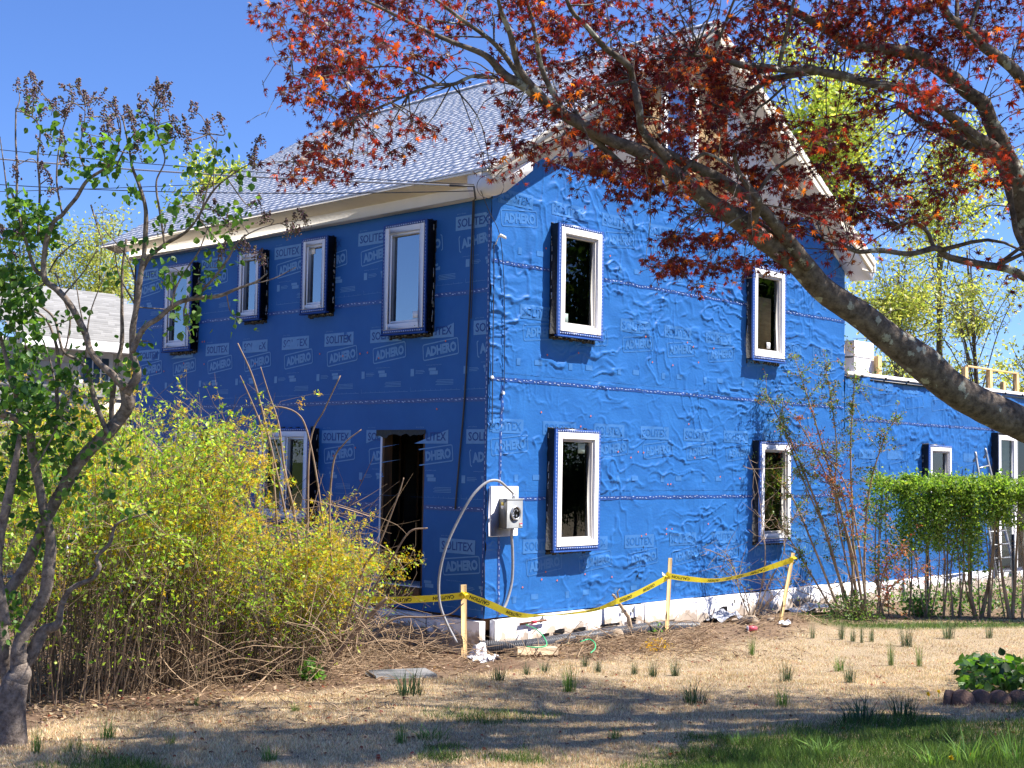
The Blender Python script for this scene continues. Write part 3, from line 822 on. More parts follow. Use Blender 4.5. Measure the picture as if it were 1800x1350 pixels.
window(*WIN_R[2], 'R', .15, sticker=(.36, 1.12, .14, .13), smat='sticker_dim', label='lower left window on the sunlit gable wall')
window(*WIN_R[3], 'R', .14, label='lower right window on the gable wall behind the shrub')
window(*WIN_L[0], 'L', .16, glass='glassL', sticker=(.02, .02, .13, .10), label='tall upper window nearest the corner reflecting sky')
window(*WIN_L[1], 'L', .16, glass='glassL', sticker=(.22, .72, .11, .11), rail=.065)
window(*WIN_L[2], 'L', .16, glass='glassL', rail=.065)
window(*WIN_L[3], 'L', .16, glass='glassL')
window(*WIN_L[4], 'L', .16, double=True, label='double window low on the side wall behind the forsythia')
window(*WIN_L[5], 'L', .16)
window(*WIN_W, 'R', .15, label='small window on the low wing', rail=.07)
# plywood sheet leaning behind the upper right window
mb = MB(); V = [(6.12, 4.15), (6.44, 4.15), (6.44, 5.15), (5.98, 5.15)]
mb.add([(x, -.02, z) for x, z in V]+[(x, .0, z) for x, z in V], np.array([(0, 1, 2, 3), (4, 7, 6, 5), (0, 4, 5, 1), (1, 5, 6, 2), (2, 6, 7, 3), (3, 7, 4, 0)]))
o = mb.build('plywood_sheet', M['ply']); tag(o, 'tan plywood sheet leaning behind the upper right window glass', 'plywood')
# sliding door in the wing with green siding seen through
win = MB(); x0, x1, z0, z1 = DOOR_W
win.box(x0, x0+.05, -.15, .1, z0, z1, 0, .006); win.box(x1-.05, x1, -.15, .1, z0, z1, 0, .006); win.box(x0+.05, x1-.05, -.148, .1, z1-.05, z1)
dw = part(win, 'glass_door', M['tape_black'], house, label='white glazed door at the far end of the wing')
f = MB(); f.box(x0+.02, x0+.13, -.165, -.1, z0, z1-.05, 0, .006); f.box(x1-.13, x1-.02, -.165, -.1, z0, z1-.05, 0, .006); f.box((x0+x1)/2-.08, (x0+x1)/2+.08, -.164, -.1, z0, z1-.15, 0, .006); f.box(x0+.13, x1-.13, -.163, -.1, z1-.15, z1-.05, 0, .006)
part(f, 'frame', M['vinyl'], dw)
f = MB(); f.quadxyz((x0+.13, -.11, z0), (x1-.13, -.11, z0), (x1-.13, -.11, z1-.15), (x0+.13, -.11, z1-.15)); part(f, 'pane', M['glassD'], dw)
for k in range(20):
    f = MB(); zz = z0+k*.14; f.add([(x0, .25, zz), (x1+.6, .25, zz), (x1+.6, .235, zz+.14), (x0, .235, zz+.14), (x0, .235, zz), (x1+.6, .235, zz)], np.array([(0, 1, 2, 3)])); 
    f.box(x0, x1+.6, .225, .25, zz, zz+.012)
    part(f, 'siding_board', M['siding_green'], dw)

# ---------------------------------------------------------------- roof
def roof_slope(sgn, name):
    """sgn -1: left slope (faces -x), +1: right slope"""
    y0, y1 = -.38, HL+.42
    run = RX+.45; n = 42; ln = run*math.hypot(1, SL)
    ax = np.array((sgn/math.hypot(1, SL), 0, -SL/math.hypot(1, SL)))   # down the slope
    nr = np.array((sgn*SL/math.hypot(1, SL), 0, 1/math.hypot(1, SL)))
    top = np.array((RX, 0, RIDGE_Z))
    ex = ln/n; mb = MB()
    for c in range(n):
        a = (c)*ex-.01; b = (c+1)*ex
        y = y0-rng.uniform(0, .3)
        V = []; F = []; C = []
        while y < y1:
            w = rng.uniform(.10, .22); ya = max(y, y0); yb = min(y+w, y1); y += w
            if yb-ya < .01: continue
            th = .012+.003*rng.random(); dd = rng.choice([0, .0, .0, .006])
            p = lambda s, yy, h: top+ax*s+nr*h+np.array((0, yy, 0))
            i = len(V)
            V += [p(a, ya, .001), p(a, yb, .001), p(b+dd, ya, th), p(b+dd, yb, th), p(b+dd, ya, -.002), p(b+dd, yb, -.002), p(a, ya, -.01), p(a, yb, -.01)]
            F += [(i, i+1, i+3, i+2), (i+2, i+3, i+5, i+4), (i, i+2, i+4, i+6), (i+1, i+7, i+5, i+3)]
            g = rng.uniform(1.0, 1.08)
            C += [(g, g, g*1.02)]*8
        mb.add(V, np.array(F), 0, np.array(C))
    return mb
rf = MB()
for sgn in (-1, 1):
    hyp = math.hypot(1, SL); ax = np.array((sgn/hyp, 0, -SL/hyp)); nr = np.array((sgn*SL/hyp, 0, 1/hyp)); ln = (RX+.44)*hyp
    c = np.array((RX, (HL+.04)/2, RIDGE_Z))+ax*ln/2-nr*.035
    rf.obox(c, (ln/2-.02, (HL+.62)/2, .028), np.array([ax, (0, 1, 0), nr]))
roof = part(rf, 'roof', M['felt'], house)
for sgn in (-1, 1):
    o = part(roof_slope(sgn, ''), 'shingles', M['shingle'], roof, kind='stuff')
rc = MB()
y = -.38
while y < HL+.4:
    for sgn in (-1, 1):
        hyp = math.hypot(1, SL); ax = np.array((sgn/hyp, 0, -SL/hyp)); nr = np.array((sgn*SL/hyp, 0, 1/hyp))
        tilt = .02
        rc.obox(np.array((RX, y+.13, RIDGE_Z+.012))+ax*.075+nr*.02, (.078, .14, .007), np.array([ax, (0, 1, tilt), nr]), 0, 0, (.5, .5, .52))
    y += .2
part(rc, 'ridge_cap', M['shingle'], roof)
# eaves: fascia, soffit, frieze (left), rake boards and soffits (gable)
def slab(x0, x1, y0, y1, z0, z1, m, nm, bev=.006, **k):
    mb = MB(); mb.box(x0, x1, y0, y1, z0, z1, 0, bev); return part(mb, nm, m, house, **k)
def crown(x0, z0, x1, z1, y0, y1, t, m, nm):
    a = np.array((x1-x0, 0, z1-z0)); L = np.linalg.norm(a); a /= L; n_ = np.array((-a[2], 0, a[0]))
    mb = MB(); mb.obox(((x0+x1)/2, (y0+y1)/2, (z0+z1)/2), (L/2, (y1-y0)/2, t), np.array([a, (0, 1, 0), n_]), 0, .004); part(mb, nm, m, house)
crown(-.445, EAVE_Z-.035, -.15, EAVE_Z-.115, -.33, HL+.38, .012, M['trimbeige'], 'crown_board')
slab(-.465, -.44, -.37, HL+.41, EAVE_Z-.062, EAVE_Z-.030, M['trimbeige'], 'drip_moulding', .004)
slab(-.155, -.012, -.0, HL, 5.79, EAVE_Z-.11, M['trimcream'], 'frieze_board')
slab(HW+.40, HW+.44, -.36, HL+.4, EAVE_Z-.19, EAVE_Z-.035, M['trimbeige'], 'fascia')
slab(HW+.01, HW+.40, -.34, HL+.38, EAVE_Z-.185, EAVE_Z-.165, M['trimbeige'], 'soffit', .003)
for sgn in (-1, 1):
    hyp = math.hypot(1, SL); ax = np.array((sgn/hyp, 0, -SL/hyp)); nr = np.array((sgn*SL/hyp, 0, 1/hyp)); ln = (RX+.43)*hyp
    for (yc, hy, dn, hn, mt, nm) in ((-.345, .018, .135, .075, M['trimbeige'], 'rake_board'), (-.365, .014, .045, .045, M['trimbeige'], 'rake_moulding'),
                                    (-.17, .157, .19, .010, M['trimwhite'], 'rake_soffit'), (-.03, .028, .29, .085, M['trimwhite'], 'rake_frieze')):
        mb = MB(); mb.obox(np.array((RX, yc, RIDGE_Z))+ax*ln/2-nr*dn, (ln/2, hy, hn), np.array([ax, (0, 1, 0), nr]), 0, .004); part(mb, nm, mt, house)
# boxed cornice returns at the two corners of the gable
for (xa, xb, sg) in ((-.44, .16, 1), (HW-.16, HW+.44, -1)):
    mb = MB()
    a, b = (xa, xb) if sg == 1 else (xb, xa)
    prof = [(a, EAVE_Z-.05), (a, EAVE_Z-.24), (a+sg*.05, EAVE_Z-.32), (a+sg*.20, EAVE_Z-.33), (a+sg*.36, EAVE_Z-.26), (b+sg*.25, EAVE_Z+.10), (b+sg*.25, EAVE_Z+.28)]
    n = len(prof); V = [(x, -.325, z) for x, z in prof]+[(x, -.0, z) for x, z in prof]
    F = [list(range(n)), list(range(n, 2*n))[::-1]]+[[i, n+i, n+(i+1) % n, (i+1) % n] for i in range(n)]
    mb.add(V, F); part(mb, 'cornice_return', M['trimwhite'], house)
# sheathing of the gable above the membrane: plywood sheets and white boards
def gable_panel(x0, x1, z0, z1, m, nm, y=-.004, **k):
    xs = np.linspace(x0, x1, 8); V = []
    for x in xs:
        t = min(z1, roof_z(x)-.12)
        V += [(x, y, z0), (x, y, max(t, z0+.001)), (x, y+.012, z0), (x, y+.012, max(t, z0+.001))]
    F = []
    for i in range(7):
        a = 4*i; F += [(a, a+4, a+5, a+1), (a+1, a+5, a+7, a+3), (a, a+2, a+6, a+4)]
    F += [(0, 1, 3, 2), (28, 30, 31, 29)]
    mb = MB(); mb.add(V, np.array(F)); part(mb, nm, m, house, **k)
gable_panel(.8, 2.35, 6.45, 9.2, M['trimwhite'], 'white_sheathing'); gable_panel(2.37, 2.9, 6.45, 9.2, M['trimwhite'], 'white_sheathing')
gable_panel(2.91, 3.50, 6.45, 9.2, M['ply'], 'plywood_panel'); gable_panel(4.36, 5.2, 6.45, 9.2, M['ply'], 'plywood_panel')
gable_panel(5.21, 6.4, 6.45, 9.2, M['trimwhite'], 'white_sheathing'); gable_panel(6.41, 8.2, 6.45, 9.2, M['trimwhite'], 'white_sheathing')
gable_panel(3.5, 4.36, 6.45, 6.95, M['ply'], 'plywood_panel'); gable_panel(3.5, 4.36, 8.15, 9.2, M['ply'], 'plywood_panel')
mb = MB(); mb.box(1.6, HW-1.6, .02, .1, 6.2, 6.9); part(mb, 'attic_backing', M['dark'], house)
# attic window
mb = MB(); mb.box(3.50, 3.60, -.06, .05, 6.95, 8.15, 0, .006); mb.box(4.26, 4.36, -.06, .05, 6.95, 8.15, 0, .006); mb.box(3.6, 4.26, -.058, .05, 8.05, 8.15); mb.box(3.6, 4.26, -.058, .05, 6.95, 7.05); mb.box(3.6, 4.26, -.05, .04, 7.5, 7.56)
aw = part(mb, 'attic_window', M['vinyl'], house, label='small white attic window in the gable behind maple leaves')
mb = MB(); mb.quadxyz((3.6, -.02, 7.05), (4.26, -.02, 7.05), (4.26, -.02, 7.5), (3.6, -.02, 7.5)); part(mb, 'pane', M['glassL'], aw)
mb = MB(); mb.quadxyz((3.6, -.02, 7.56), (4.26, -.02, 7.56), (4.26, -.02, 8.05), (3.6, -.02, 8.05)); part(mb, 'pane', M['glassL'], aw)
# ---------------------------------------------------------------- foundation insulation
xs = [-.10, .72, 1.9, 3.15, 4.4, 5.65, 6.9, 8.1, 9.5]
for k, (a, b) in enumerate(zip(xs[:-1], xs[1:])):
    mb = MB(); t = .075+.008*(k % 2)
    if k == 0: mb.box(.10, b-.006, -t-.02, -.0, .0, .43, 0, .008)
    else: mb.box(a, b-.006, -t, -.0, -.1, .445-.006*(k % 3), 0, .006)
    part(mb, 'foundation_board', M['foamf'], house)
ys = [-.03, .95, 2.1, 3.3, 4.5, 5.7, 6.9, 8.1, 8.72]
for k, (a, b) in enumerate(zip(ys[:-1], ys[1:])):
    mb = MB(); t = .11+.008*(k % 2); mb.box(-t, -.0, a+(.0 if k else -.0), b-.006, -.3, .42+.006*(k % 2), 0, .006)
    part(mb, 'foundation_board', M['foamf'], house)
xs = [9.5, 11.0, 12.5, 14.0, 15.5, 16.6]
for a, b in zip(xs[:-1], xs[1:]):
    mb = MB(); mb.box(a, b-.006, -.07, 0, -.1, .395, 0, .006); part(mb, 'foundation_board', M['foamf'], house)
mb = MB()
for (x, w, z, h) in ((.98, .14, .16, .035), (1.22, .2, .17, .06), (1.6, .25, .17, .05), (2.15, .42, .19, .035), (2.72, .22, .22, .05), (3.55, .28, .13, .045), (4.95, .22, .18, .10)):
    mb = MB(); mb.add([(x, -.0965, z), (x+w, -.0965, z), (x+w, -.0965, z+h), (x+w*.45, -.0965, z+h*1.05), (x, -.0965, z+h*.8)], [[0, 1, 2, 3, 4]]); part(mb, 'cut_slot', M['black'], house)
mb = MB(); a = np.arange(10)*math.pi/5
for (x, z) in ((2.62, .37), (2.86, .37), (5.35, .34), (5.6, .34), (.98, .39)):
    mb = MB(); mb.add([(x+.028*math.cos(t), -.0970, z+.032*math.sin(t)) for t in a], np.array([list(range(10))])); part(mb, 'washer', M['meter_dark'], house)

# wing roof edge and its lumber
mb = MB(); mb.box(HW+.02, WING_X1+.3, -.05, .25, WING_Z+.005, WING_Z+.07, 0, .008); part(mb, 'wing_roof_edge', M['trimwhite'], house)
mb = MB(); mb.box(HW+.05, WING_X1+.3, .2, 6, WING_Z-.05, WING_Z+.06); part(mb, 'wing_roof', M['slab'], house)
mb = MB(); mb.box(HW+.02, WING_X1, .02, .12, .3, WING_Z); 
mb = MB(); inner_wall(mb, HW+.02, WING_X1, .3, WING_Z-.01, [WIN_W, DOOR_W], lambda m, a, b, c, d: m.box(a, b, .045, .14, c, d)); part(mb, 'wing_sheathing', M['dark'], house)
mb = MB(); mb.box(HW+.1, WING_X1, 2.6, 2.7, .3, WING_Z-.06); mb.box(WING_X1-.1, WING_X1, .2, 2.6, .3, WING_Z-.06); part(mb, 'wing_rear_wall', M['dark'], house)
mb = MB()
for k in range(9): x = HW+.5+k*.86; mb = MB(); mb.box(x, x+.05, -.065, -.05, WING_Z-.02, WING_Z+.03); part(mb, 'edge_clip', M['black'], house)
mb = MB(); mb.box(HW+.02, WING_X1, -.03, -.012, WING_Z-.06, WING_Z-.03); part(mb, 'edge_tape', M['black'], house)
def wallp(px, py, Y=0.0):
    d = ray(px, py); t = (Y-CAM[1])/d[1]; return CAM+d*t
def xwall(px, py, X=0.0):
    d = ray(px, py); t = (X-CAM[0])/d[0]; return CAM+d*t
for k, (px, h, yy) in enumerate(((1543, .36, .12), (1648, .36, .12), (1696, .40, .12), (1739, .40, .12), (1763, .34, 1.0), (1786, .40, .12))):
    p = wallp(px, 680, yy)
    mb = MB(); mb.box(p[0]-.07, p[0]+.07, yy-.045, yy+.045, WING_Z+.071, WING_Z+.071+h, 0, .005)
    o = mb.build('lumber_post', M['lumber'], loc=(p[0], yy, WING_Z+.071))
    tag(o, ['short pine post on the wing roof just left of the maple limb', 'short pine post on the wing roof standing clear right of the maple limb', 'pine post under the left end of the thin rail on the wing roof',
            'middle pine post under the thin rail on the wing roof', 'pine post set behind the others on the wing roof', 'pine post at the right end of the thin rail on the wing roof'][k], 'post', 'pine posts along the wing roof edge')
pa, pb = wallp(1696, 680, .12), wallp(1786, 680, .12)
mb = MB(); mb.box(pa[0]+.08, pb[0]+.07, .085, .155, WING_Z+.475, WING_Z+.51, 0, .004); o = mb.build('lumber_rail', M['lumber'], loc=(pa[0], .12, WING_Z+.47)); tag(o, 'thin pine rail laid across the posts on the wing roof', 'rail')
mb = MB(); mb.box(9.3-.42, 9.3-.30, .1, .2, WING_Z+.071, WING_Z+.60, 0, .004); o = mb.build('lumber_post', M['lumber'], loc=(8.95, .15, WING_Z+.071)); tag(o, 'pine stud against the tall gable wall beside white foam boards', 'post', 'pine posts along the wing roof edge')
for k in range(2):
    mb = MB(); p0 = wallp(1492, 640, .3)[0]; p1 = wallp(1530, 640, .3)[0]
    mb.box(p0+.02, p1-.05*k, .2, 1.3, WING_Z+.071+k*.31, WING_Z+.071+k*.31+.295, 0, .01); o = mb.build('foam_block', M['foam'], loc=(p0, .2, WING_Z+.071+k*.31))
    tag(o, ('lower' if k == 0 else 'upper')+' of the two white foam blocks stacked on the wing roof', 'foam block', 'white foam blocks on the wing roof')

# ---------------------------------------------------------------- meter box and cables
dm = empty('electric_meter', (.3, -.1, 1.75), 'grey electric meter box with round socket on a white board at the house corner', 'electric meter')
mb = MB(); mb.box(.03, .535, -.055, -.012, 1.475, 2.11, 0, .006); part(mb, 'backboard', M['foam'], dm)
mb = MB(); mb.box(.175, .475, -.195, -.056, 1.58, 1.94, 0, .008); part(mb, 'box', M['meter'], dm)
mb = MB(); mb.box(.172, .478, -.2, -.05, 1.941, 1.957, 0, .003); part(mb, 'lid', M['meter'], dm)
mb = MB(); mb.box(.1735, .1748, -.19, -.06, 1.585, 1.935); part(mb, 'side_panel', M['meter_dark'], dm)
a = np.arange(28)*2*math.pi/28
c = np.array((.335, -.197, 1.775))
def disc(mb, c, r, y, m=0): mb.add([(c[0]+r*math.cos(t), y, c[2]+r*math.sin(t)) for t in a], np.array([list(range(28))]), m)
def ring(mb, c, r0, r1, y0, y1, m=0):
    V = []
    for (r, y) in ((r1, y0), (r1, y1), (r0, y1), (r0, y0)): V += [(c[0]+r*math.cos(t), y, c[2]+r*math.sin(t)) for t in a]
    F = []
    for q in range(3):
        for i in range(28): j = (i+1) % 28; F.append((q*28+i, q*28+j, (q+1)*28+j, (q+1)*28+i))
    mb.add(V, np.array(F), m)
mb = MB(); ring(mb, c, .072, .088, -.196, -.215); part(mb, 'socket_ring', M['metal'], dm)
mb = MB(); disc(mb, c, .074, -.1965); part(mb, 'socket', M['blackglossy'], dm)
mb = MB()
for (dx, dz) in ((-.035, .03), (.03, .03), (-.04, -.03), (.012, -.035), (-.045, 0), (0, .045)): mb = MB(); mb.box(c[0]+dx-.009, c[0]+dx+.009, -.206, -.1975, c[2]+dz-.012, c[2]+dz+.012, 0, .002); part(mb, 'terminal', M['metal'], dm)
mb = MB(); mb.box(.405, .462, -.197, -.1958, 1.60, 1.645); part(mb, 'white_label', M['sticker'], dm)
mb = MB(); mb.box(.405, .462, -.1985, -.1972, 1.63, 1.645); part(mb, 'red_label_band', M['red'], dm)
mb = MB(); mb.box(.1722, .1732, -.14, -.10, 1.87, 1.91, 0); part(mb, 'yellow_label', M['yellowlabel'], dm)
mb = MB(); mb.box(.1722, .1732, -.14, -.10, 1.83, 1.865, 0); part(mb, 'side_label', M['sticker'], dm)
def spline(pts, n=40):
    P = np.asarray(pts, float); m = len(P)
    Q = np.vstack([2*P[0]-P[1], P, 2*P[-1]-P[-2]]); out = []
    tot = m-1
    for t in np.linspace(0, tot-1e-6, n):
        i = int(t); u = t-i; p0, p1, p2, p3 = Q[i:i+4]
        out.append(.5*((2*p1)+(-p0+p2)*u+(2*p0-5*p1+4*p2-p3)*u*u+(-p0+3*p1-3*p2+p3)*u**3))
    return np.array(out)
def cable(name, pts, r, m, label, cat, n=40, k=7, group=None):
    mb = MB(); P = spline(pts, n); mb.tube(P, r, k)
    o = mb.build(name, m, smooth=True, loc=P[0]); return tag(o, label, cat, group)
top = np.array((.36, -.13, 1.96))
cable('service_cable', [top, top+(0, 0, .05), at(889, 855, 16.35), at(875, 845, 16.2), at(855, 848, 16.1), at(830, 872, 16.0), at(805, 915, 15.95), at(783, 965, 15.9), at(772, 1015, 15.9), at(773, 1060, 15.9), at(785, 1095, 15.9), at(803, 1130, 15.85)],
      .017, M['conduit'], 'thick grey cable looping from the top of the meter box down to the ground', 'cable', 60)
cable('lower_conduit', [(.36, -.12, 1.60), (.36, -.11, 1.48), (.40, -.09, 1.3), (.43, -.07, 1.05), (.42, -.06, .85), (.33, -.06, .62), (.2, -.08, .5)], .019, M['conduit'], 'grey conduit curving down the wall below the meter box', 'conduit')
mb = MB(); mb.tube([top-(0, 0, .01), top+(0, 0, .045)], .024, 8); mb.tube([top+(.03, 0, .05), top+(.05, -.01, .05)], .012, 6); part(mb, 'cable_clamp', M['metal'], dm)
# cables on the walls
cable('black_cable', [xwall(833, 325, -.12), xwall(832, 345, -.04), xwall(829, 430, -.03), xwall(826, 520, -.025), xwall(821, 620, -.025), xwall(815, 720, -.025), xwall(808, 800, -.025), xwall(800, 895, -.025)], .012, M['wire'],
      'black cable hanging down the shaded side wall near the corner', 'cable')
cable('thin_cable', [xwall(834, 330, -.12), xwall(833, 400, -.05), xwall(831, 480, -.04), xwall(828, 560, -.035)], .006, M['wire'], 'thin black wire beside the thicker cable on the shaded wall', 'cable')
cable('corner_wire', [at(868, 430, 16.4), wallp(868, 500, -.03), wallp(867, 560, -.03), wallp(866, 650, -.03), wallp(865, 745, -.03)], .007, M['wire'], 'thin black wire down the sunlit wall closest to the corner', 'wire')
cable('drop_wire', [at(845, 335, 16.3), at(860, 372, 16.45), wallp(879, 416, -.06), wallp(886, 500, -.03), wallp(887, 600, -.03), wallp(886, 690, -.03)], .005, M['wire'], 'thin wire running from the eave over the white insulator and down the sunlit wall', 'wire')
pi = wallp(880, 417, -.05)
mb = MB(); mb.tube([pi+(-.05, 0, .0), pi+(-.02, -.02, .02), pi+(.05, -.03, .0), pi+(.08, -.02, -.01)], [.012, .022, .02, .008], 8); mb.tube([pi+(-.06, .03, -.10), pi+(-.04, 0, 0)], .008, 6)
o = mb.build('wire_insulator', M['ceramic'], smooth=True, loc=pi); tag(o, 'small white insulator on the gable wall near the corner', 'insulator')
for k, (px, py) in enumerate(((864, 663), (884, 691))):
    p = wallp(px, py, -.03); mb = MB(); mb.box(p[0]-.02, p[0]+.02, -.05, -.018, p[2]-.018, p[2]+.018, 0, .004); o = mb.build('cable_clip', M['ceramic'], loc=p)
    tag(o, ['white clip where the black corner wire crosses the middle seam', 'white clip at the foot of the thin wire below the insulator'][k], 'clip', 'white wire clips by the corner')
# big wire loop on the cornice
cc = at(862, 328, 16.05); th = np.linspace(0, 2*math.pi, 30)
mb = MB(); mb.tube([cc+RT*.165*math.cos(t)+UP*.145*math.sin(t)+FW*.02*math.sin(2*t) for t in th], .004, 5); o = mb.build('wire_loop', M['wire'], loc=cc); tag(o, 'round loop of black wire hanging at the white cornice corner', 'wire')
# service drop: aerial wires coming from the left to the eave corner
e0 = at(833, 327, 16.2)
def aerial(name, a, b, sag, r, m, label):
    t = np.linspace(0, 1, 40)[:, None]; P = a*(1-t)+b*t; P[:, 2] -= sag*4*(t*(1-t))[:, 0]
    mb = MB(); mb.tube(P, r, 5); o = mb.build(name, m, loc=a); tag(o, label, 'wire', 'overhead wires at the left')
aerial('overhead_wire', e0, at(-900, 150, 26), .35, .012, M['wire_grey'], 'thick pale service wire running left from the cornice corner')
aerial('overhead_wire', e0-(0, 0, .06), at(-900, 190, 26), .55, .007, M['wire'], 'thin dark wire just under the thick service wire')
aerial('overhead_wire', e0+(0, 0, .02), at(-900, 110, 27), .40, .006, M['wire'], 'topmost thin wire running left across the sky')
aerial('overhead_wire', at(480, 318, 26), at(-900, 330, 30), .2, .008, M['wire'], 'lowest thin wire crossing behind the lilac')
mb = MB(); mb.tube([at(790, 326, 16.1), at(833, 327, 16.2)], .014, 6); mb.tube([at(833, 327, 16.2), at(836, 350, 16.3)], .012, 6); o = mb.build('wire_anchor', M['wire'], loc=e0); tag(o, 'black splice where the overhead wires meet the eave', 'wire splice')

# ---------------------------------------------------------------- stakes and caution tape
def stake(pb, pt, w, label):
    pb = np.array(pb); pt = np.array(pt); ax = pt-pb; L = np.linalg.norm(ax); ax /= L
    e = np.array((.72, -.69, 0)); e -= ax*(e@ax); e /= np.linalg.norm(e); g = np.cross(ax, e)
    mb = MB(); mb.obox((pb+pt)/2-ax*.05, (w, w*.45, L/2+.05), np.array([e, g, ax]), 0, .003)
    o = mb.build('wooden_stake', M['lumber'], loc=pb); tag(o, label, 'stake', 'wooden stakes holding the caution tape'); return pt
b1 = gnd(816, 1156); d1 = depth_of(b1); t1 = stake(b1, at(815, 1028, d1), .036, 'wooden stake left of the meter box in front of the house corner')
b2 = gnd(1172, 1100); d2 = depth_of(b2); t2 = stake(b2, at(1178, 981, d2), .028, 'middle wooden stake between the caution tape spans')
b3 = gnd(1372, 1104); d3 = depth_of(b3); t3 = stake(b3, at(1394, 972, d3), .028, 'leaning wooden stake at the right end of the caution tape')
def tape(name, pts, w, twist, label, side=1):
    P = spline(pts, 60); T = np.gradient(P, axis=0); T /= np.linalg.norm(T, axis=1, keepdims=True)
    tw = np.interp(np.linspace(0, 1, 60), np.linspace(0, 1, len(twist)), twist)
    up = np.array((0, 0, 1.0)); V = []; Ws = []
    for i in range(60):
        a = up-T[i]*(T[i]@up); a /= np.linalg.norm(a); b = np.cross(T[i], a)
        d = a*math.cos(tw[i])+b*math.sin(tw[i]); Ws.append(d)
        c = rng.uniform(-.002, .002)
        V += [P[i]+d*w/2, P[i]+b*c, P[i]-d*w/2]
    F = []
    for i in range(59):
        for q in range(2): a = 3*i+q; F.append((a, a+3, a+4, a+1))
    mb = MB(); mb.add(V, np.array(F)); o = mb.build(name, M['cautiony'], smooth=True, loc=P[0])
    tag(o, label, 'caution tape', 'caution tape spans')
    # lettering (seen upside down, as in the photo)
    g, t = glyphs('CAUTION', .03, .8); gw_ = g[:, 0].max(); g = g/np.array((gw_, 1))
    S = np.concatenate([[0], np.cumsum(np.linalg.norm(np.diff(P, axis=0), axis=1))])
    mbt = MB(); s = .08; Ws = np.array(Ws)
    while s < S[-1]-.32:
        u = s+.26*(1-g[:, 0]); v = (.5-g[:, 1])*w*.52
        k = np.interp(u, S, np.arange(60)); i0 = np.clip(k.astype(int), 0, 58); f = (k-i0)[:, None]
        p = P[i0]*(1-f)+P[i0+1]*f; dd = Ws[i0]*(1-f)+Ws[i0+1]*f
        tocam = CAM-p; tocam /= np.linalg.norm(tocam, axis=1, keepdims=True)
        nn = np.cross(T[i0], dd); nn *= np.sign((nn*tocam).sum(1))[:, None]
        mbt.add(p+dd*v[:, None]+nn*.004, t); s += .52
    part(mbt, 'lettering', M['cautionk'], o, kind='stuff')
    return o
off = np.array((-.03, -.03, 0))
tape('caution_tape', [at(600, 1050, d1-.1), at(680, 1055, d1-.1), at(760, 1052, d1-.08), at(815, 1047, d1-.05)], .085, [.5, .1, .15, .1], 'yellow caution tape running left from the first stake into the bushes')
tape('caution_tape', [at(815, 1045, d1-.05), at(860, 1062, d1-.03), wallp(905, 1080, -.40), wallp(960, 1082, -.36), wallp(1040, 1073, -.36), wallp(1083, 1058, -.42)], .085, [.1, .1, .4, 1.3, .9, .3], 'caution tape sagging low from the first stake across the white foundation')
tape('caution_tape', [wallp(1083, 1058, -.42), wallp(1120, 1043, -.42), at(1172, 1016, d2-.05)], .085, [.2, .15, .1], 'short caution tape rising to the middle stake')
tape('caution_tape', [at(1172, 1012, d2-.05), at(1215, 1018, d2-.2), at(1260, 1020, d2-.1), at(1320, 1008, d3), at(1393, 984, d3-.04)], .085, [.1, .5, .8, .6, .2], 'caution tape sagging between the middle and right stakes')
# knots
for (p, lb) in ((at(815, 1046, d1-.07), 'yellow tape knot wound round the left stake'), (at(1172, 1014, d2-.06), 'yellow tape knot on the middle stake'), (at(1394, 982, d3-.06), 'yellow tape knot on the right stake')):
    mb = MB()
    for q in range(5):
        a0 = rng.uniform(-1, 1, 3)*.03; a1 = rng.uniform(-1, 1, 3)*.05; e = rng.uniform(-1, 1, 3); e /= np.linalg.norm(e)
        mb.quadxyz(p+a0, p+a0+e*.05, p+a1+e*.05, p+a1)
    mb.tube([p-RT*.045, p-FW*.02, p+RT*.045, p+FW*.04, p-RT*.045], .018, 5)
    o = mb.build('tape_knot', M['cautiony'], loc=p); tag(o, lb, 'tape knot', 'knots of caution tape')
b = gnd(1115, 1098); db = depth_of(b)
mb = MB(); mb.tube([b-(0, 0, .1), at(1105, 1085, db), at(1088, 1060, db), at(1079, 1046, db)], [.03, .028, .024, .022], 7, lump=.1); mb.tube([at(1088, 1058, db), at(1085, 1040, db), at(1090, 1035, db)], [.014, .01, .004], 5); mb.tube([at(1084, 1052, db), at(1076, 1045, db)], [.014, .02], 6)
o = mb.build('broken_branch', M['logwood'], smooth=True, loc=b); tag(o, 'broken branch stub propping up the caution tape left of the middle stake', 'branch')

# ---------------------------------------------------------------- drain pipe, rubble, litter
P = spline([gnd(842, 1152)+(0, 0, .10), np.array((.25, -.36, .11)), np.array((1.0, -.33, .11)), np.array((2.2, -.30, .12)), np.array((3.2, -.26, .11)), np.array((4.2, -.22, .04))], 420)
mb = MB(); rr = .085+.007*np.sign(np.sin(np.arange(420)*1.57)); mb.tube(P, rr, 12, cap=True)
o = mb.build('drain_pipe', M['black'], loc=P[0]); tag(o, 'black corrugated drain pipe lying along the foot of the gable wall', 'pipe')
o.data.materials[0] = mat('corrugated_pipe', (.05, .052, .06), (.09, .09, .10), rough=.35, scale=6)
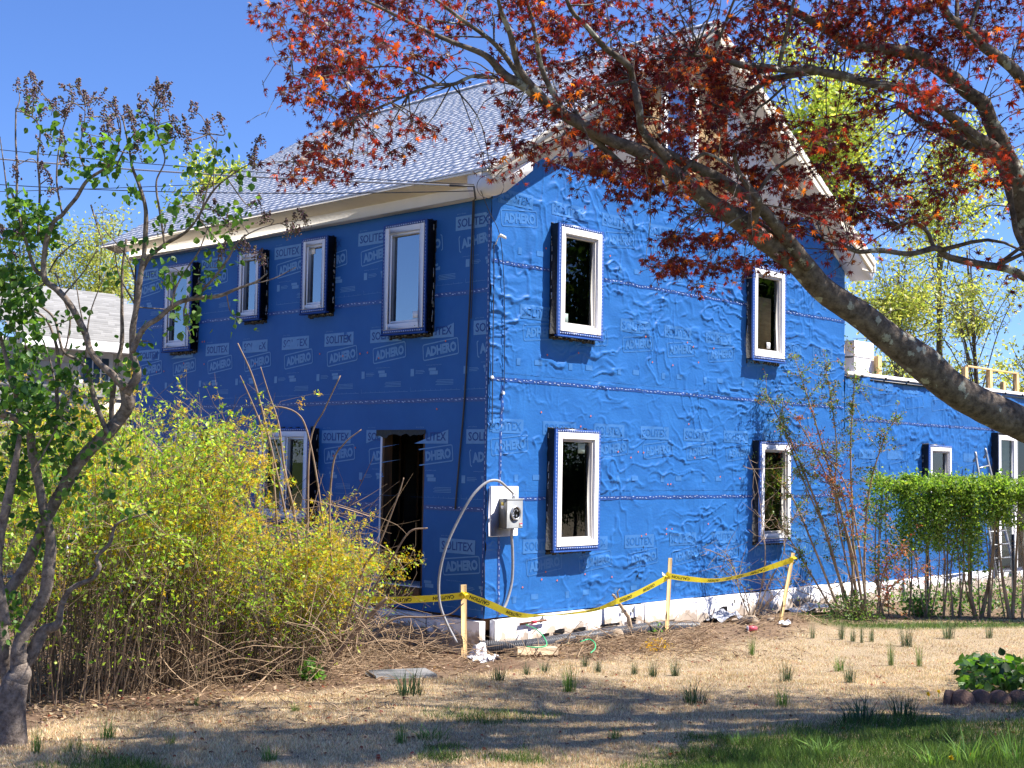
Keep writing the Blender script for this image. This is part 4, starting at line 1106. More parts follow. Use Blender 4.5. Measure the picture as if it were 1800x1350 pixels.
# loose plastic sheet over the footing
def crumple(name, c, sx, sy, h, m, label, cat, seed):
    n = 14; u = np.linspace(-1, 1, n); X, Y = np.meshgrid(u, u, indexing='ij')
    Z = h*(.5+.5*vnoise(X*2.1, Y*2.1, seed, 3))*(1-.5*(X**2+Y**2)); 
    i = np.arange(n-1)[:, None]*n; j = np.arange(n-1)[None]; F = np.stack([i+j, i+n+j, i+n+j+1, i+j+1], -1).reshape(-1, 4)
    V = np.stack([c[0]+X*sx+.03*vnoise(X*3, Y*3, seed+5), c[1]+Y*sy, c[2]+Z], -1).reshape(-1, 3)
    mb = MB(); mb.add(V, F); o = mb.build(name, m, loc=c); tag(o, label, cat); return o
crumple('plastic_sheet', (4.95, -.22, .10), .38, .16, .17, M['mesh_grey'], 'crumpled grey plastic sheet against the white foundation', 'plastic sheet', 3)
crumple('plastic_sheet', (7.2, -.25, .10), .6, .2, .12, M['mesh_grey'], 'grey plastic sheeting under the brush at the foot of the wall', 'plastic sheet', 7)
c = gnd(850, 1140); crumple('foam_scrap', (c[0]-.05, c[1]-.05, c[2]-.02), .17, .17, .26, M['foam'], 'crumpled white wrap at the house corner', 'foam scrap', 11)
mb = MB(); c = gnd(848, 1162); mb.obox(c+(0, 0, .02), (.13, .06, .035), np.array([(.8, -.6, 0), (.6, .8, 0), (0, 0, 1)]), 0, .006); o = mb.build('white_block', M['foam'], loc=c); tag(o, 'flat white block lying at the foot of the corner', 'block')
def rock(px, py, s, label, m='stone', flat=.55, seed=0):
    c = gnd(px, py); nu, nv = 10, 7; V = []
    for i in range(nv):
        ph = math.pi*i/(nv-1)
        for j in range(nu):
            t = 2*math.pi*j/nu; d = np.array((math.sin(ph)*math.cos(t), math.sin(ph)*math.sin(t), math.cos(ph)))
            d = np.sign(d)*np.abs(d)**.75
            r = 1+.22*float(vnoise(d[0]*1.7+seed, d[1]*1.7+d[2]*2, 71, 2)); V.append(c+d*r*np.array((s, s*.75, s*flat))+(0, 0, s*flat*.5))
    F = []
    for i in range(nv-1):
        for j in range(nu): F.append((i*nu+j, i*nu+(j+1) % nu, (i+1)*nu+(j+1) % nu, (i+1)*nu+j))
    mb = MB(); mb.add(V, np.array(F)); o = mb.build('rock', M[m], loc=c); tag(o, label, 'rock', 'rocks in the dug soil')
rock(1083, 1100, .10, 'upright tan rock leaning by the drain pipe', flat=.9, seed=1); rock(1047, 1112, .07, 'small rock beside the end of the black pipe', flat=.8, seed=2)
rock(1318, 1092, .17, 'largest tan rock on the soil heap left of the right stake', seed=3, flat=.4); rock(975, 1128, .10, 'squarish tan rock behind the timber offcut', seed=4, flat=.45)
rock(1010, 1120, .07, 'flat tan rock near the pipe', seed=5); rock(1355, 1092, .06, 'small rock close to the right stake', seed=6)
mb = MB(); c = gnd(942, 1152); mb.obox(c+(0, 0, .055), (.27, .075, .05), np.array([(.86, -.5, -.02), (.5, .86, 0), (0.02, 0, 1)]), 0, .012); o = mb.build('timber_offcut', M['logwood'], loc=c); tag(o, 'short weathered timber offcut lying in the dead branches', 'timber')
mb = MB(); c = gnd(705, 1188); mb.obox(c+(0, 0, .012), (.34, .22, .03), np.array([(.9, -.43, 0), (.43, .9, 0), (0, 0, 1)]), 0, .01); o = mb.build('flagstone', M['slab'], loc=c); tag(o, 'flat grey flagstone at the lawn edge left of the grass clump', 'flagstone')
# red level / tool on the foundation
mb = MB(); p0, p1 = wallp(914, 1097, -.12), wallp(960, 1090, -.12); mb.tube([p0, p1], .016, 6); o = mb.build('tool_handle', M['twig_red'], loc=p0)
k_ = MB(); k_.tube([p0*.55+p1*.45, p0*.4+p1*.6], .024, 6); part(k_, 'red_grip', M['red'], o); tag(o, 'brown and red tool handle lying on the white foundation', 'tool')
cable('green_strap', [wallp(925, 1098, -.16), at(945, 1108, 16.3), at(957, 1122, 16.1), at(960, 1135, 16.0), at(940, 1138, 15.9), at(925, 1136, 15.9)], .008, M['green_hose'], 'bright green strap curling over the pipe', 'strap')
cable('green_strap', [at(1020, 1128, 16.3), at(1035, 1124, 16.4), at(1045, 1130, 16.3), at(1046, 1140, 16.2), at(1038, 1148, 16.1)], .008, M['green_hose'], 'second green strap curling out of the dead branches', 'strap')
# crushed red cup and white litter
c = gnd(1322, 1113); mb = MB(); ax = np.array((.8, -.58, .05)); ax /= np.linalg.norm(ax)
mb.tube([c+(0, 0, .04)-ax*.07, c+(0, 0, .042), c+(0, 0, .04)+ax*.07], [.045, .038, .031], 12, lump=.06); o = mb.build('plastic_cup', M['pinkcup'], smooth=True, loc=c); tag(o, 'red plastic cup lying on its side in the soil', 'cup')
k_ = MB(); k_.tube([c+(0, 0, .04)-ax*.073, c+(0, 0, .04)-ax*.067], .048, 12); part(k_, 'rim', M['sticker'], o)
c = gnd(1375, 1108); crumple('litter', (c[0], c[1]-.05, c[2]+.0), .08, .08, .10, M['foam'], 'scrap of white plastic at the foot of the right stake', 'litter', 17)

# ---------------------------------------------------------------- planter edging (scalloped blocks) round the maple bed
pc = gnd(1830, 1205)
def scallop():
    mb = MB(); th = np.linspace(0, math.pi, 10); w, h, t = .11, .17, .035
    pr_ = [(-w, 0)]+[(w*math.cos(math.pi-q), .06+(h-.06)*math.sin(q)) for q in th]+[(w, 0)]
    n = len(pr_); V = [(x, -t, z-.03) for x, z in pr_]+[(x, t, z-.03) for x, z in pr_]
    F = [list(range(n))[::-1], list(range(n, 2*n))]+[[i, (i+1) % n, n+(i+1) % n, n+i] for i in range(n)]
    mb.add(V, F); return mb
blocks = [(1668, 1238, 60), (1692, 1240, 8), (1724, 1238, 3), (1757, 1238, 0), (1792, 1238, -4), (1826, 1237, -10), (1860, 1232, -20)]
bnames = ['leftmost edging block of the ivy bed turned sideways', 'second scalloped edging block from the left by the ivy bed', 'reddish third edging block from the left', 'fourth scalloped edging block of the ivy bed',
          'fifth edging block at the right frame edge', 'sixth edging block cut by the frame edge', 'edging block just outside the right frame edge']
sb = None
fy = math.atan2(RT[1], RT[0])
for k, (px, py, a) in enumerate(blocks):
    c = gnd(px, py)
    if sb is None: o = sb = scallop().build('edging_block', M['pave'])
    else: o = sb.copy(); sc.collection.objects.link(o)
    o.location = c; o.rotation_euler = (R_(rng.uniform(-5, 5)), R_(rng.uniform(-4, 4)), fy+R_(a)); o.scale = (.95+.1*rng.random(),)*3
    tag(o, bnames[k], 'edging block', 'scalloped edging blocks round the ivy bed')


# ---------------------------------------------------------------- neighbour's house
NB = at(150, 598, 27.0); NY = NB[1]; NEZ = NB[2]
def npx(px, py, Y=None):
    d = ray(px, py); t = ((NY if Y is None else Y)-CAM[1])/d[1]; return CAM+d*t
nh = empty('neighbour_house', (NB[0], NY, 0), 'white clapboard neighbour house with pale grey roof seen behind the lilac at the left', 'house')
xl, xr = npx(-120, 700)[0], npx(330, 700)[0]
mb = MB(); mb.box(xl, xr, NY+.03, NY+7, -.2, NEZ-.05); part(mb, 'wall', M['siding'], nh)
mb = MB(); z = -.1
while z < NEZ-.1:
    mb.add([(xl, NY-.03, z), (xr, NY-.03, z), (xr, NY+.0, z+.2), (xl, NY+.0, z+.2), (xl, NY+.02, z), (xr, NY+.02, z)], np.array([(0, 1, 2, 3), (4, 5, 1, 0)])); z += .2
o = part(mb, 'clapboards', M['siding'], nh); o['kind'] = 'stuff'
rz = npx(150, 512, NY+3.5)[2]; xrl = npx(25, 600)[0]
mb = MB(); n = 26; y0 = NY-.35; z0_ = NEZ-.02
for c in range(n):
    ya = y0+(NY+3.5-y0)*c/n; yb = y0+(NY+3.5-y0)*(c+1)/n; za = z0_+(rz-z0_)*c/n; zb = z0_+(rz-z0_)*(c+1)/n
    x = xrl-rng.random()*.2
    while x < xr:
        w = rng.uniform(.15, .35); g = rng.uniform(.30, .42)
        mb.add([(x, ya, za+.045), (x+w, ya, za+.045), (x+w, yb+.02, zb+.002), (x, yb+.02, zb+.002), (x, ya, za-.01), (x+w, ya, za-.01)], np.array([(0, 1, 2, 3), (4, 5, 1, 0)]), 0, (g, g, g)); x += w
nr_ = part(mb, 'roof', M['shingle'], nh)
mb = MB(); mb.box(xrl-.02, xr, y0-.02, y0+.06, NEZ-.24, NEZ-.03, 0, .01); part(mb, 'fascia', M['trimwhite'], nh)
mb = MB(); mb.box(xrl, xr, NY-.34, NY, NEZ-.24, NEZ-.22); part(mb, 'soffit', M['trimwhite'], nh)
a, b = npx(145, 628), npx(186, 682)
mb = MB(); mb.box(a[0]-.1, b[0]+.1, NY-.08, NY-.03, b[2]-.12, a[2]+.12, 0, .006); w_ = part(mb, 'window', M['vinyl'], nh)
mb = MB(); mb.box(a[0], b[0], NY-.09, NY-.085, b[2], a[2]); part(mb, 'pane', M['bluedoor'], w_)
mb = MB(); 
for q in (.333, .667): x = a[0]+(b[0]-a[0])*q; mb.box(x-.012, x+.012, NY-.105, NY-.09, b[2], a[2])
mb.box(a[0], b[0], NY-.106, NY-.091, (a[2]+b[2])/2-.012, (a[2]+b[2])/2+.012); part(mb, 'glazing_bars', M['vinyl'], w_)
a, b = npx(126, 695), npx(215, 712)
mb = MB(); mb.add([(a[0]-.1, NY-1.0, a[2]-.05), (b[0], NY-1.0, a[2]-.05), (b[0], NY, a[2]+.3), (a[0]-.1, NY, a[2]+.3)], np.array([(0, 1, 2, 3)])); part(mb, 'porch_roof', M['slab'], nh)
mb = MB(); mb.box(a[0]-.08, b[0], NY-.95, NY-.0, a[2]-.42, a[2]-.08, 0, .01); part(mb, 'porch_beam', M['trimbeige'], nh)
a, b = npx(140, 722), npx(200, 800)
mb = MB(); mb.box(a[0], b[0], NY-.07, NY-.03, .1, a[2], 0, .01); dd_ = part(mb, 'door', M['bluedoor'], nh)
mb = MB(); mb.box(a[0]-.22, a[0]-.01, NY-.09, NY-.03, .1, a[2]+.05, 0, .01); part(mb, 'door_trim', M['vinyl'], nh)

# ---------------------------------------------------------------- leaf templates
def maple_tpl():
    V = [(0, 0, 0)]; F = []
    for ang, ln in ((0, 1), (36, .95), (-36, .95), (74, .76), (-74, .76), (118, .45), (-118, .45)):
        a = R_(ang); w = R_(19); r = .38*ln; i = len(V)
        V += [(r*math.cos(a-w), r*math.sin(a-w), .03), (ln*math.cos(a), ln*math.sin(a), -.28*ln), (r*math.cos(a+w), r*math.sin(a+w), .03)]
        F.append((0, i, i+1, i+2))
    return np.array(V)*.5, np.array(F)
def heart_tpl():
    o = [(0, 0), (.16, .30), (.38, .42), (.62, .34), (1.0, 0), (.62, -.34), (.38, -.42), (.16, -.30)]
    V = [(x, y, .10*abs(y)-.12*x*x) for x, y in o]+[(.45, 0, -.07)]
    F = [(i, (i+1) % 8, 8) for i in range(8)]
    return np.array(V), np.array(F)
def oval_tpl():
    V = [(0, 0, 0), (.45, .26, .04), (1, 0, -.05), (.45, -.26, .04)]
    return np.array(V, float), np.array([(0, 1, 2, 3)])
def star_tpl():
    V = [(0, 0, 0)]; F = []
    for k in range(4):
        a = k*math.pi/2; i = len(V); V += [(.35*math.cos(a-.4), .35*math.sin(a-.4), .15), (math.cos(a), math.sin(a), .35), (.35*math.cos(a+.4), .35*math.sin(a+.4), .15)]; F.append((0, i, i+1, i+2))
    return np.array(V)*.5, np.array(F)
def octa_tpl():
    V = np.array([(1, 0, 0), (0, 1, 0), (-1, 0, 0), (0, -1, 0), (0, 0, 1), (0, 0, -1)], float)*.5
    return V, np.array([(0, 1, 4), (1, 2, 4), (2, 3, 4), (3, 0, 4), (1, 0, 5), (2, 1, 5), (3, 2, 5), (0, 3, 5)])
def frames(x, nhint):
    x = x/np.maximum(np.linalg.norm(x, axis=1, keepdims=True), 1e-9)
    z = nhint-x*(nhint*x).sum(1, keepdims=True); z /= np.maximum(np.linalg.norm(z, axis=1, keepdims=True), 1e-9)
    y = np.cross(z, x)
    return np.stack([x, y, z], 1)
def rdirs(n, up=0.0, spread=1.0):
    d = rng.normal(size=(n, 3))*spread; d[:, 2] += up; return d/np.maximum(np.linalg.norm(d, axis=1, keepdims=True), 1e-9)
def pick(n, cols, w=None, jit=.18):
    c = np.array(cols)[rng.choice(len(cols), n, p=w)]
    return np.clip(c*(1+jit*rng.normal(size=(n, 1)))*(1+.06*rng.normal(size=(n, 3))), .002, 1)
def densify(P, k=6):
    return spline(P, max(3, len(P)*k))
WS = 1.0
def pxbranch(mb, rows, k=8, sides=8, lump=.03, wob=.010, reg=None):
    rows = np.array(rows, float)
    P = np.array([at(r[0], r[1], r[3]) for r in rows]); R = rows[:, 2]/2*rows[:, 3]/FPX*WS
    n = len(P)*k; Q = spline(P, n); rr = np.interp(np.linspace(0, 1, n), np.linspace(0, 1, len(R)), R)
    nc = max(3, n//6); W_ = spline(rng.normal(size=(nc, 3)), n); Q = Q+W_*np.minimum(wob, rr*.16)[:, None]
    rr = rr*(1+.05*np.interp(np.linspace(0, 1, n), np.linspace(0, 1, nc), rng.normal(size=nc))); mb.tube(Q, rr, sides, lump=lump*.6)
    if reg is not None:
        for q, r in zip(Q[::3], rr[::3]): reg.append((*q, r))
    return Q

# ---------------------------------------------------------------- Japanese maple
tb = gnd(2080, 1240); td = depth_of(tb)
maple = empty('maple_tree', tuple(tb), 'Japanese maple with dark red leaves and lichen-spotted limbs arching over the lawn from the right', 'tree')
reg = []; mb = MB(); WS = .80
D0 = td
pxbranch(mb, [(2080, 1260, 120, D0), (2075, 1150, 105, D0), (2040, 1010, 95, D0-.5), (1960, 870, 88, D0-1), (1880, 800, 80, D0-1.5), (1800, 748, 76, 10.9), (1700, 702, 72, 10.6), (1622, 642, 68, 10.4), (1532, 572, 60, 10.2),
              (1440, 500, 54, 10.0), (1380, 442, 52, 9.8), (1300, 388, 44, 9.6), (1240, 346, 40, 9.4), (1182, 300, 38, 9.2), (1120, 268, 31, 9.0), (1060, 240, 28, 8.9), (1000, 205, 26, 8.8), (940, 165, 23, 8.7),
              (892, 137, 20, 8.6), (855, 98, 14, 8.5), (790, 72, 10, 8.4), (720, 40, 8, 8.3), (650, 5, 6, 8.2), (560, -30, 5, 8.1)], k=10, sides=14, reg=reg)
pxbranch(mb, [(1420, 470, 30, 9.8), (1385, 425, 32, 9.7), (1335, 365, 28, 9.5), (1275, 320, 24, 9.4), (1205, 284, 20, 9.3), (1160, 262, 18, 9.2)], k=8, sides=10, reg=reg)
pxbranch(mb, [(1175, 280, 22, 9.1), (1131, 232, 18, 9.0), (1124, 190, 16, 8.9), (1111, 140, 15, 8.9), (1104, 113, 15, 8.8), (1064, 83, 14, 8.7), (1033, 49, 12, 8.6), (1003, 15, 10, 8.5), (985, -40, 7, 8.4)], reg=reg)
pxbranch(mb, [(1105, 140, 9, 8.8), (1050, 155, 8, 8.8), (1010, 175, 7, 8.7), (975, 178, 6, 8.7)], reg=reg)
pxbranch(mb, [(960, 178, 18, 8.7), (915, 125, 15, 8.6), (898, 60, 12, 8.5), (878, 10, 9, 8.4), (868, -50, 6, 8.3)], reg=reg)
pxbranch(mb, [(930, 160, 14, 8.7), (890, 100, 12, 8.6), (850, 60, 10, 8.5), (800, 25, 8, 8.4), (740, -20, 6, 8.3)], reg=reg)
pxbranch(mb, [(990, 195, 13, 8.8), (955, 130, 12, 8.7), (940, 60, 9, 8.6), (925, 0, 7, 8.5), (900, -50, 5, 8.4)], reg=reg)
pxbranch(mb, [(875, 138, 9, 8.6), (832, 134, 8, 8.5), (800, 148, 8, 8.5), (765, 149, 7, 8.4), (720, 165, 6, 8.4), (680, 183, 5, 8.3), (630, 205, 4, 8.3), (590, 235, 3, 8.2), (560, 270, 2, 8.2)], k=10, reg=reg)
pxbranch(mb, [(770, 148, 5, 8.4), (745, 133, 5, 8.4), (700, 118, 4, 8.3), (640, 120, 3, 8.3), (560, 135, 2.5, 8.2), (505, 132, 1.5, 8.2)], reg=reg)
pxbranch(mb, [(1090, 290, 16, 9.0), (1030, 225, 13, 8.9), (1010, 195, 16, 8.85)], reg=reg)
# right-hand leaders
pxbranch(mb, [(2040, 1010, 88, D0-.5), (2000, 850, 82, D0-.8), (1930, 700, 78, D0-1), (1860, 520, 70, 11.3), (1810, 400, 60, 11.2), (1782, 317, 50, 11.1), (1762, 267, 42, 11.0), (1743, 217, 36, 10.9), (1710, 167, 31, 10.8), (1673, 133, 31, 10.7), (1633, 108, 27, 10.6),
              (1580, 88, 25, 10.5), (1530, 82, 23, 10.4), (1487, 77, 22, 10.3), (1455, 55, 20, 10.2), (1410, 27, 18, 10.1), (1367, 3, 16, 10.0), (1320, -40, 13, 9.9)], k=10, sides=12, reg=reg)
pxbranch(mb, [(1762, 275, 30, 11.0), (1740, 258, 30, 10.8), (1700, 232, 27, 10.6), (1667, 202, 24, 10.4), (1617, 170, 22, 10.2), (1567, 153, 20, 10.0), (1517, 143, 20, 9.8), (1467, 130, 19, 9.7), (1433, 123, 18, 9.6), (1400, 122, 17, 9.5), (1333, 117, 17, 9.4), (1300, 113, 15, 9.3), (1265, 104, 9, 9.2), (1220, 96, 5, 9.1)], sides=10, reg=reg)
pxbranch(mb, [(1440, 126, 15, 9.6), (1400, 130, 14, 9.6), (1361, 138, 14, 9.6), (1335, 152, 12, 9.6), (1308, 170, 9, 9.6), (1280, 200, 6, 9.6)], reg=reg)
pxbranch(mb, [(1380, 150, 5, 9.7), (1350, 178, 6, 9.7), (1330, 195, 4, 9.7), (1325, 230, 3, 9.7)], reg=reg)
pxbranch(mb, [(1765, 290, 30, 11.1), (1733, 267, 28, 11.1), (1700, 250, 26, 11.0), (1667, 235, 22, 10.9), (1633, 223, 18, 10.8), (1600, 200, 14, 10.7), (1575, 180, 8, 10.6)], reg=reg)
pxbranch(mb, [(1900, 330, 34, 11.0), (1850, 230, 30, 10.6), (1800, 143, 26, 10.3), (1767, 108, 25, 10.2), (1723, 77, 21, 10.1), (1693, 50, 20, 10.0), (1667, 23, 18, 9.9), (1647, 0, 16, 9.8), (1610, -50, 12, 9.7)], sides=10, reg=reg)
pxbranch(mb, [(1930, 700, 40, D0-1.2), (1880, 600, 28, 11.2), (1840, 520, 22, 11), (1800, 487, 18, 10.8), (1760, 472, 17, 10.7), (1700, 460, 16, 10.6), (1665, 449, 15, 10.5), (1643, 436, 14, 10.4), (1600, 446, 12, 10.3), (1550, 440, 11, 10.2), (1513, 443, 10, 10.1), (1490, 436, 8, 10.0), (1440, 420, 5, 9.9)], reg=reg)
pxbranch(mb, [(1643, 437, 11, 10.4), (1628, 405, 9, 10.4), (1600, 392, 7, 10.3), (1575, 400, 5, 10.3)], reg=reg)
pxbranch(mb, [(1812, 500, 18, 10.9), (1802, 445, 15, 10.9), (1785, 405, 14, 10.9), (1780, 365, 12, 10.9), (1776, 330, 10, 10.9)], reg=reg)
pxbranch(mb, [(1322, 400, 22, 9.5), (1328, 375, 20, 9.4), (1333, 352, 18, 9.3), (1320, 335, 15, 9.3), (1300, 305, 11, 9.3), (1290, 270, 8, 9.2)], k=6, reg=reg)
pxbranch(mb, [(1325, 350, 9, 9.3), (1360, 300, 7, 9.3), (1400, 270, 5, 9.3)], reg=reg)
pxbranch(mb, [(1200, 300, 10, 9.2), (1240, 270, 7, 9.2), (1290, 300, 5, 9.1), (1320, 330, 4, 9.1)], reg=reg)
WS = .85
# unseen upper limbs that carry the rest of the crown
def limb(a, b, r0, r1, bend=.4):
    a = np.array(a, float); b = np.array(b, float); m = (a+b)/2+np.array((rng.uniform(-.3, .3), rng.uniform(-.3, .3), bend))
    Q = spline([a, m, b], 24); mb.tube(Q, np.linspace(r0, r1, 24), 8, lump=.05)
    for q, r in zip(Q[::2], np.linspace(r0, r1, 24)[::2]): reg.append((*q, r))
_S = at(2010, 850, D0-.8); S0 = at(1990, -10, 11.8)
limb(_S, S0, .16, .11, 0)
for (px, py, d) in ((1500, -350, 10), (1900, -450, 11), (2300, -300, 12), (2500, 100, 12.5), (2100, -100, 13.5), (1500, -250, 12.5), (1000, -300, 9.5), (2350, 350, 10.5), (1900, -100, 13.5), (2500, 400, 13)):
    limb(S0, at(px, py, d), .12, .02)
REG = np.array(reg)
twigs = MB()
part(mb, 'limbs', M['bark_maple'], maple, True)
# foliage: density per cell of 60 x 40 px
cols_ = list(range(480, 1860, 60))
grid = {-20: "46777666665555566667777776"[:23], 20: "57756557563443667888865", 60: "17847636675455766888865", 100: "05866414767898754588735",
        140: "16785203568999632257524", 180: "26872015467899732467523", 220: "15615015567789855445534", 260: "06353035457658957434653",
        300: "06500024388866776855651", 340: "00000000026655777886550", 380: "00000000000256588875420", 420: "00000000000078555432000",
        460: "00000000000298653211100", 495: "00000000000231100000000"}
LP, LD = [], []
def sky_cluster(c, n, sx, sd, sz):
    LP.append(c+rng.normal(size=(n, 1))*sx*1.05*RT+rng.normal(size=(n, 1))*sd*FW+rng.normal(size=(n, 1))*sz*np.array((0, 0, 1.0)))
def twig_to(c, r=.0035):
    d = np.linalg.norm(REG[:, :3]-c, axis=1)*(1+.15*rng.random(len(REG))); k = int(np.argmin(d)); a = REG[k, :3]
    if d[k] > 1.6: return
    m = (a+c)/2+rng.normal(size=3)*.08*d[k]+(0, 0, .05*d[k]); twigs.tube(spline([a, m, c], 8), np.linspace(min(r*1.8, REG[k, 3]*.8), r*.6, 8), 4, cap=False)
for y, row in grid.items():
    for i, ch in enumerate(row):
        dn = int(ch)
        if dn == 0: continue
        px0 = cols_[i]
        base = np.interp(px0, [480, 1000, 1400, 1800], [8.3, 9.0, 9.9, 10.6])
        ncl = 1+dn//4
        for _ in range(ncl):
            px = px0+rng.uniform(-27, 27); py = y+rng.uniform(-18, 18); d = base+rng.normal()*.55+.15
            c = at(px, py, d); n = int(round(200*(dn/9)**2.15/ncl*(1.05 if 1000 < px0 < 1450 else (1.0 if px0 > 900 else .72))))
            if n < 1: continue
            sky_cluster(c, n, 17*d/FPX, .17, 8*d/FPX)
            for q in LP[-1][::3]: twigs.tube([c+(0, 0, .03), (c+q)/2+(0, 0, .02), q], [.003, .0025, .0015], 3, cap=False)
            twig_to(c)
for (px, py, n, sx, sy, d) in ((515, 290, 14, 14, 14, 8.2), (560, 275, 26, 20, 14, 8.2), (590, 285, 26, 16, 14, 8.2), (560, 300, 10, 12, 8, 8.2), (655, 240, 18, 9, 18, 8.2), (730, 225, 26, 26, 11, 8.2), (760, 235, 14, 14, 8, 8.2), (895, 190, 20, 14, 24, 8.5), (900, 260, 26, 18, 22, 8.5), (940, 265, 22, 22, 12, 8.6)):
    c = at(px, py, d); sky_cluster(c, n, sx*d/FPX, .1, sy*d/FPX); twig_to(at(px, py-12, d)); 
    for q in LP[-1][::3]: twigs.tube([c+(0, 0, .04), q], [.003, .0015], 3, cap=False)
P = np.concatenate(LP); nvis = len(P)
# unseen rest of the crown up and right, shaped to dapple the lawn
LP2 = []
def rts(r, s, z):
    q = CAM+np.array((_f[0], _f[1], 0))*s+_r*r; q[2] = z; return q
cnt = 0
while cnt < 850:
    r = rng.uniform(-3.4, 10.5); s = rng.uniform(8.0, 14.4); z = rng.uniform(3.8, 10.2)
    if cnt > 560: s = rng.uniform(11.3, 14.3); z = rng.uniform(7.6, 9.6); r = rng.uniform(-.6, 4.2)+.7*z
    if cnt > 700: s = rng.uniform(12.8, 14.4)
    if cnt > 790: s = rng.uniform(12.4, 13.7); z = rng.uniform(6.5, 8.5); r = rng.uniform(4.3, 6.6)+.7*z  # these late clusters are added to shade the far lawn and ivy bed
    py_top = 675-(z-2.4)/s*FPX+140; pxx = 900+r/s*FPX
    if pxx < 1830 and z < 2.45+(675+150+70)/FPX*s: continue
    # canopy is a dome, patchy
    if cnt <= 560 and ((r-4)/7.2)**2+((s-11.2)/4.2)**2+((z-4.8)/5.6)**2 > 1: continue
    if s > 12.2 and r-.7*(z-1.2) < -.6: continue
    if r-.7*(z-2.2) < -2.0: continue
    if s < 10.3 and 1.9 < r-.7*(z-.4) < 4.6 and rng.random() < .9: continue
    if vnoise(np.array((r-.7*z)*.38), np.array(s*2.1), 99, 2) < .06 and rng.random() < .95: continue
    c = rts(r, s, z); n = 26
    LP2.append(c+rng.normal(size=(n, 3))*np.array((.26, .26, .07))); cnt += 1
    d = np.linalg.norm(REG[:, :3]-c, axis=1); k = int(np.argmin(d)); a = REG[k, :3]
    if d[k] > 1.9: continue
    twigs.tube(spline([a, (a+c)/2+(0, 0, .15), c], 8), np.linspace(min(.02, REG[k, 3]), .004, 8), 4, cap=False)
P = np.concatenate([P]+LP2); n = len(P)
tip = rdirs(n, -.55, .7); nh_ = rdirs(n, .9, .75); Rm = frames(tip, nh_)
cl = pick(n, [(.05, .006, .009), (.085, .012, .010), (.16, .036, .012), (.08, .013, .02), (.26, .095, .015)], [.42, .27, .12, .12, .07], .25)
tv, tf = maple_tpl()
lv = MB(); sz_ = .055+.065*rng.random(n)**1.3; sz_[nvis:] *= 1.6; lv.scatter(tv, tf, P, Rm, sz_, 0, cl)
part(lv, 'foliage', M['leaf_maple'], maple)
part(twigs, 'twigs', M['bark_maple'], maple, kind='stuff')

# ---------------------------------------------------------------- lilac at the left
lb = at(22, 1345, 9.4); lb[2] = float(G(lb[0], lb[1]))
lil = empty('lilac_tree', tuple(lb), 'old multi-stemmed lilac with grey trunk, dark flower buds and heart-shaped leaves at the left edge', 'tree')
reg = []; mb = MB(); L0 = 9.4
def lb_(rows, dd=0, **k): return pxbranch(mb, [(x, y, w, L0+dd+(dz if len(r) > 3 else 0)) for r in rows for (x, y, w, dz) in [tuple(r)+((0,) if len(r) == 3 else ())]], reg=reg, **k)
lb_([(20, 1440, 82), (18, 1331, 74), (22, 1225, 60), (31, 1190, 50), (36, 1165, 34), (38, 1145, 22)], sides=14, k=10)
lb_([(33, 1190, 40), (48, 1165, 30), (74, 1117, 27), (100, 1098, 18), (107, 1072, 13), (126, 1035, 11), (163, 1017, 9), (174, 998, 9), (170, 980, 8), (193, 954, 8), (207, 920, 6), (259, 902, 3)], .1)
lb_([(33, 1183, 34), (37, 1131, 30), (70, 1057, 27), (85, 998, 25), (89, 946, 23), (74, 887, 21), (60, 813, 20), (50, 757, 19), (30, 737, 16), (0, 723, 16), (-60, 700, 14)])
lb_([(52, 765, 12), (37, 730, 12), (27, 683, 11), (13, 640, 9), (0, 590, 7)], -.1)
lb_([(18, 1200, 30), (5, 1120, 28), (11, 1054, 24), (44, 998, 24), (74, 935, 24), (104, 872, 24), (133, 823, 26), (167, 783, 26), (200, 747, 28), (226, 710, 28), (219, 677, 22)], .15, sides=10)
lb_([(10, 1100, 20), (-5, 1000, 22), (0, 940, 20), (12, 880, 18), (30, 800, 12), (36, 760, 9)], -.2)
lb_([(222, 690, 22), (240, 657, 19), (232, 617, 15), (234, 577, 14), (241, 530, 13), (247, 480, 11), (254, 440, 10), (257, 373, 9), (245, 325, 8), (233, 293, 6), (225, 250, 4), (215, 205, 3)])
lb_([(219, 680, 18), (205, 667, 15), (180, 643, 14), (160, 617, 14), (147, 580, 14), (127, 540, 14), (100, 507, 13), (78, 487, 13), (80, 430, 11), (95, 390, 9), (112, 375, 8), (133, 350, 8), (153, 317, 7), (190, 292, 6), (205, 270, 5), (212, 230, 3)], -.1)
lb_([(78, 487, 9), (60, 470, 8), (45, 420, 7), (25, 350, 6), (15, 330, 4)], -.1)
lb_([(247, 480, 9), (263, 450, 9), (290, 430, 8), (323, 410, 6), (347, 383, 5), (377, 333, 4), (410, 305, 3), (445, 285, 2)], .1)
lb_([(290, 430, 5), (280, 370, 5), (275, 320, 4), (290, 280, 3), (275, 230, 3), (270, 180, 2)], .05)
lb_([(234, 620, 12), (250, 580, 12), (277, 560, 11), (300, 540, 10), (333, 527, 9), (383, 520, 8), (417, 508, 6), (450, 495, 4), (470, 480, 2)], -.2)
lb_([(340, 525, 6), (375, 490, 5), (400, 455, 5), (415, 430, 4), (440, 410, 3), (480, 395, 2), (540, 385, 1.5)], -.2)
lb_([(410, 510, 4), (440, 500, 3), (480, 490, 2), (520, 470, 1.5)], -.2)
lb_([(300, 540, 5), (310, 505, 4), (330, 470, 3), (350, 440, 3), (365, 400, 2)], -.25)
lb_([(205, 745, 14), (190, 760, 10), (165, 700, 10), (155, 655, 9), (140, 635, 7), (110, 615, 6), (95, 560, 5), (60, 530, 4)], .1)
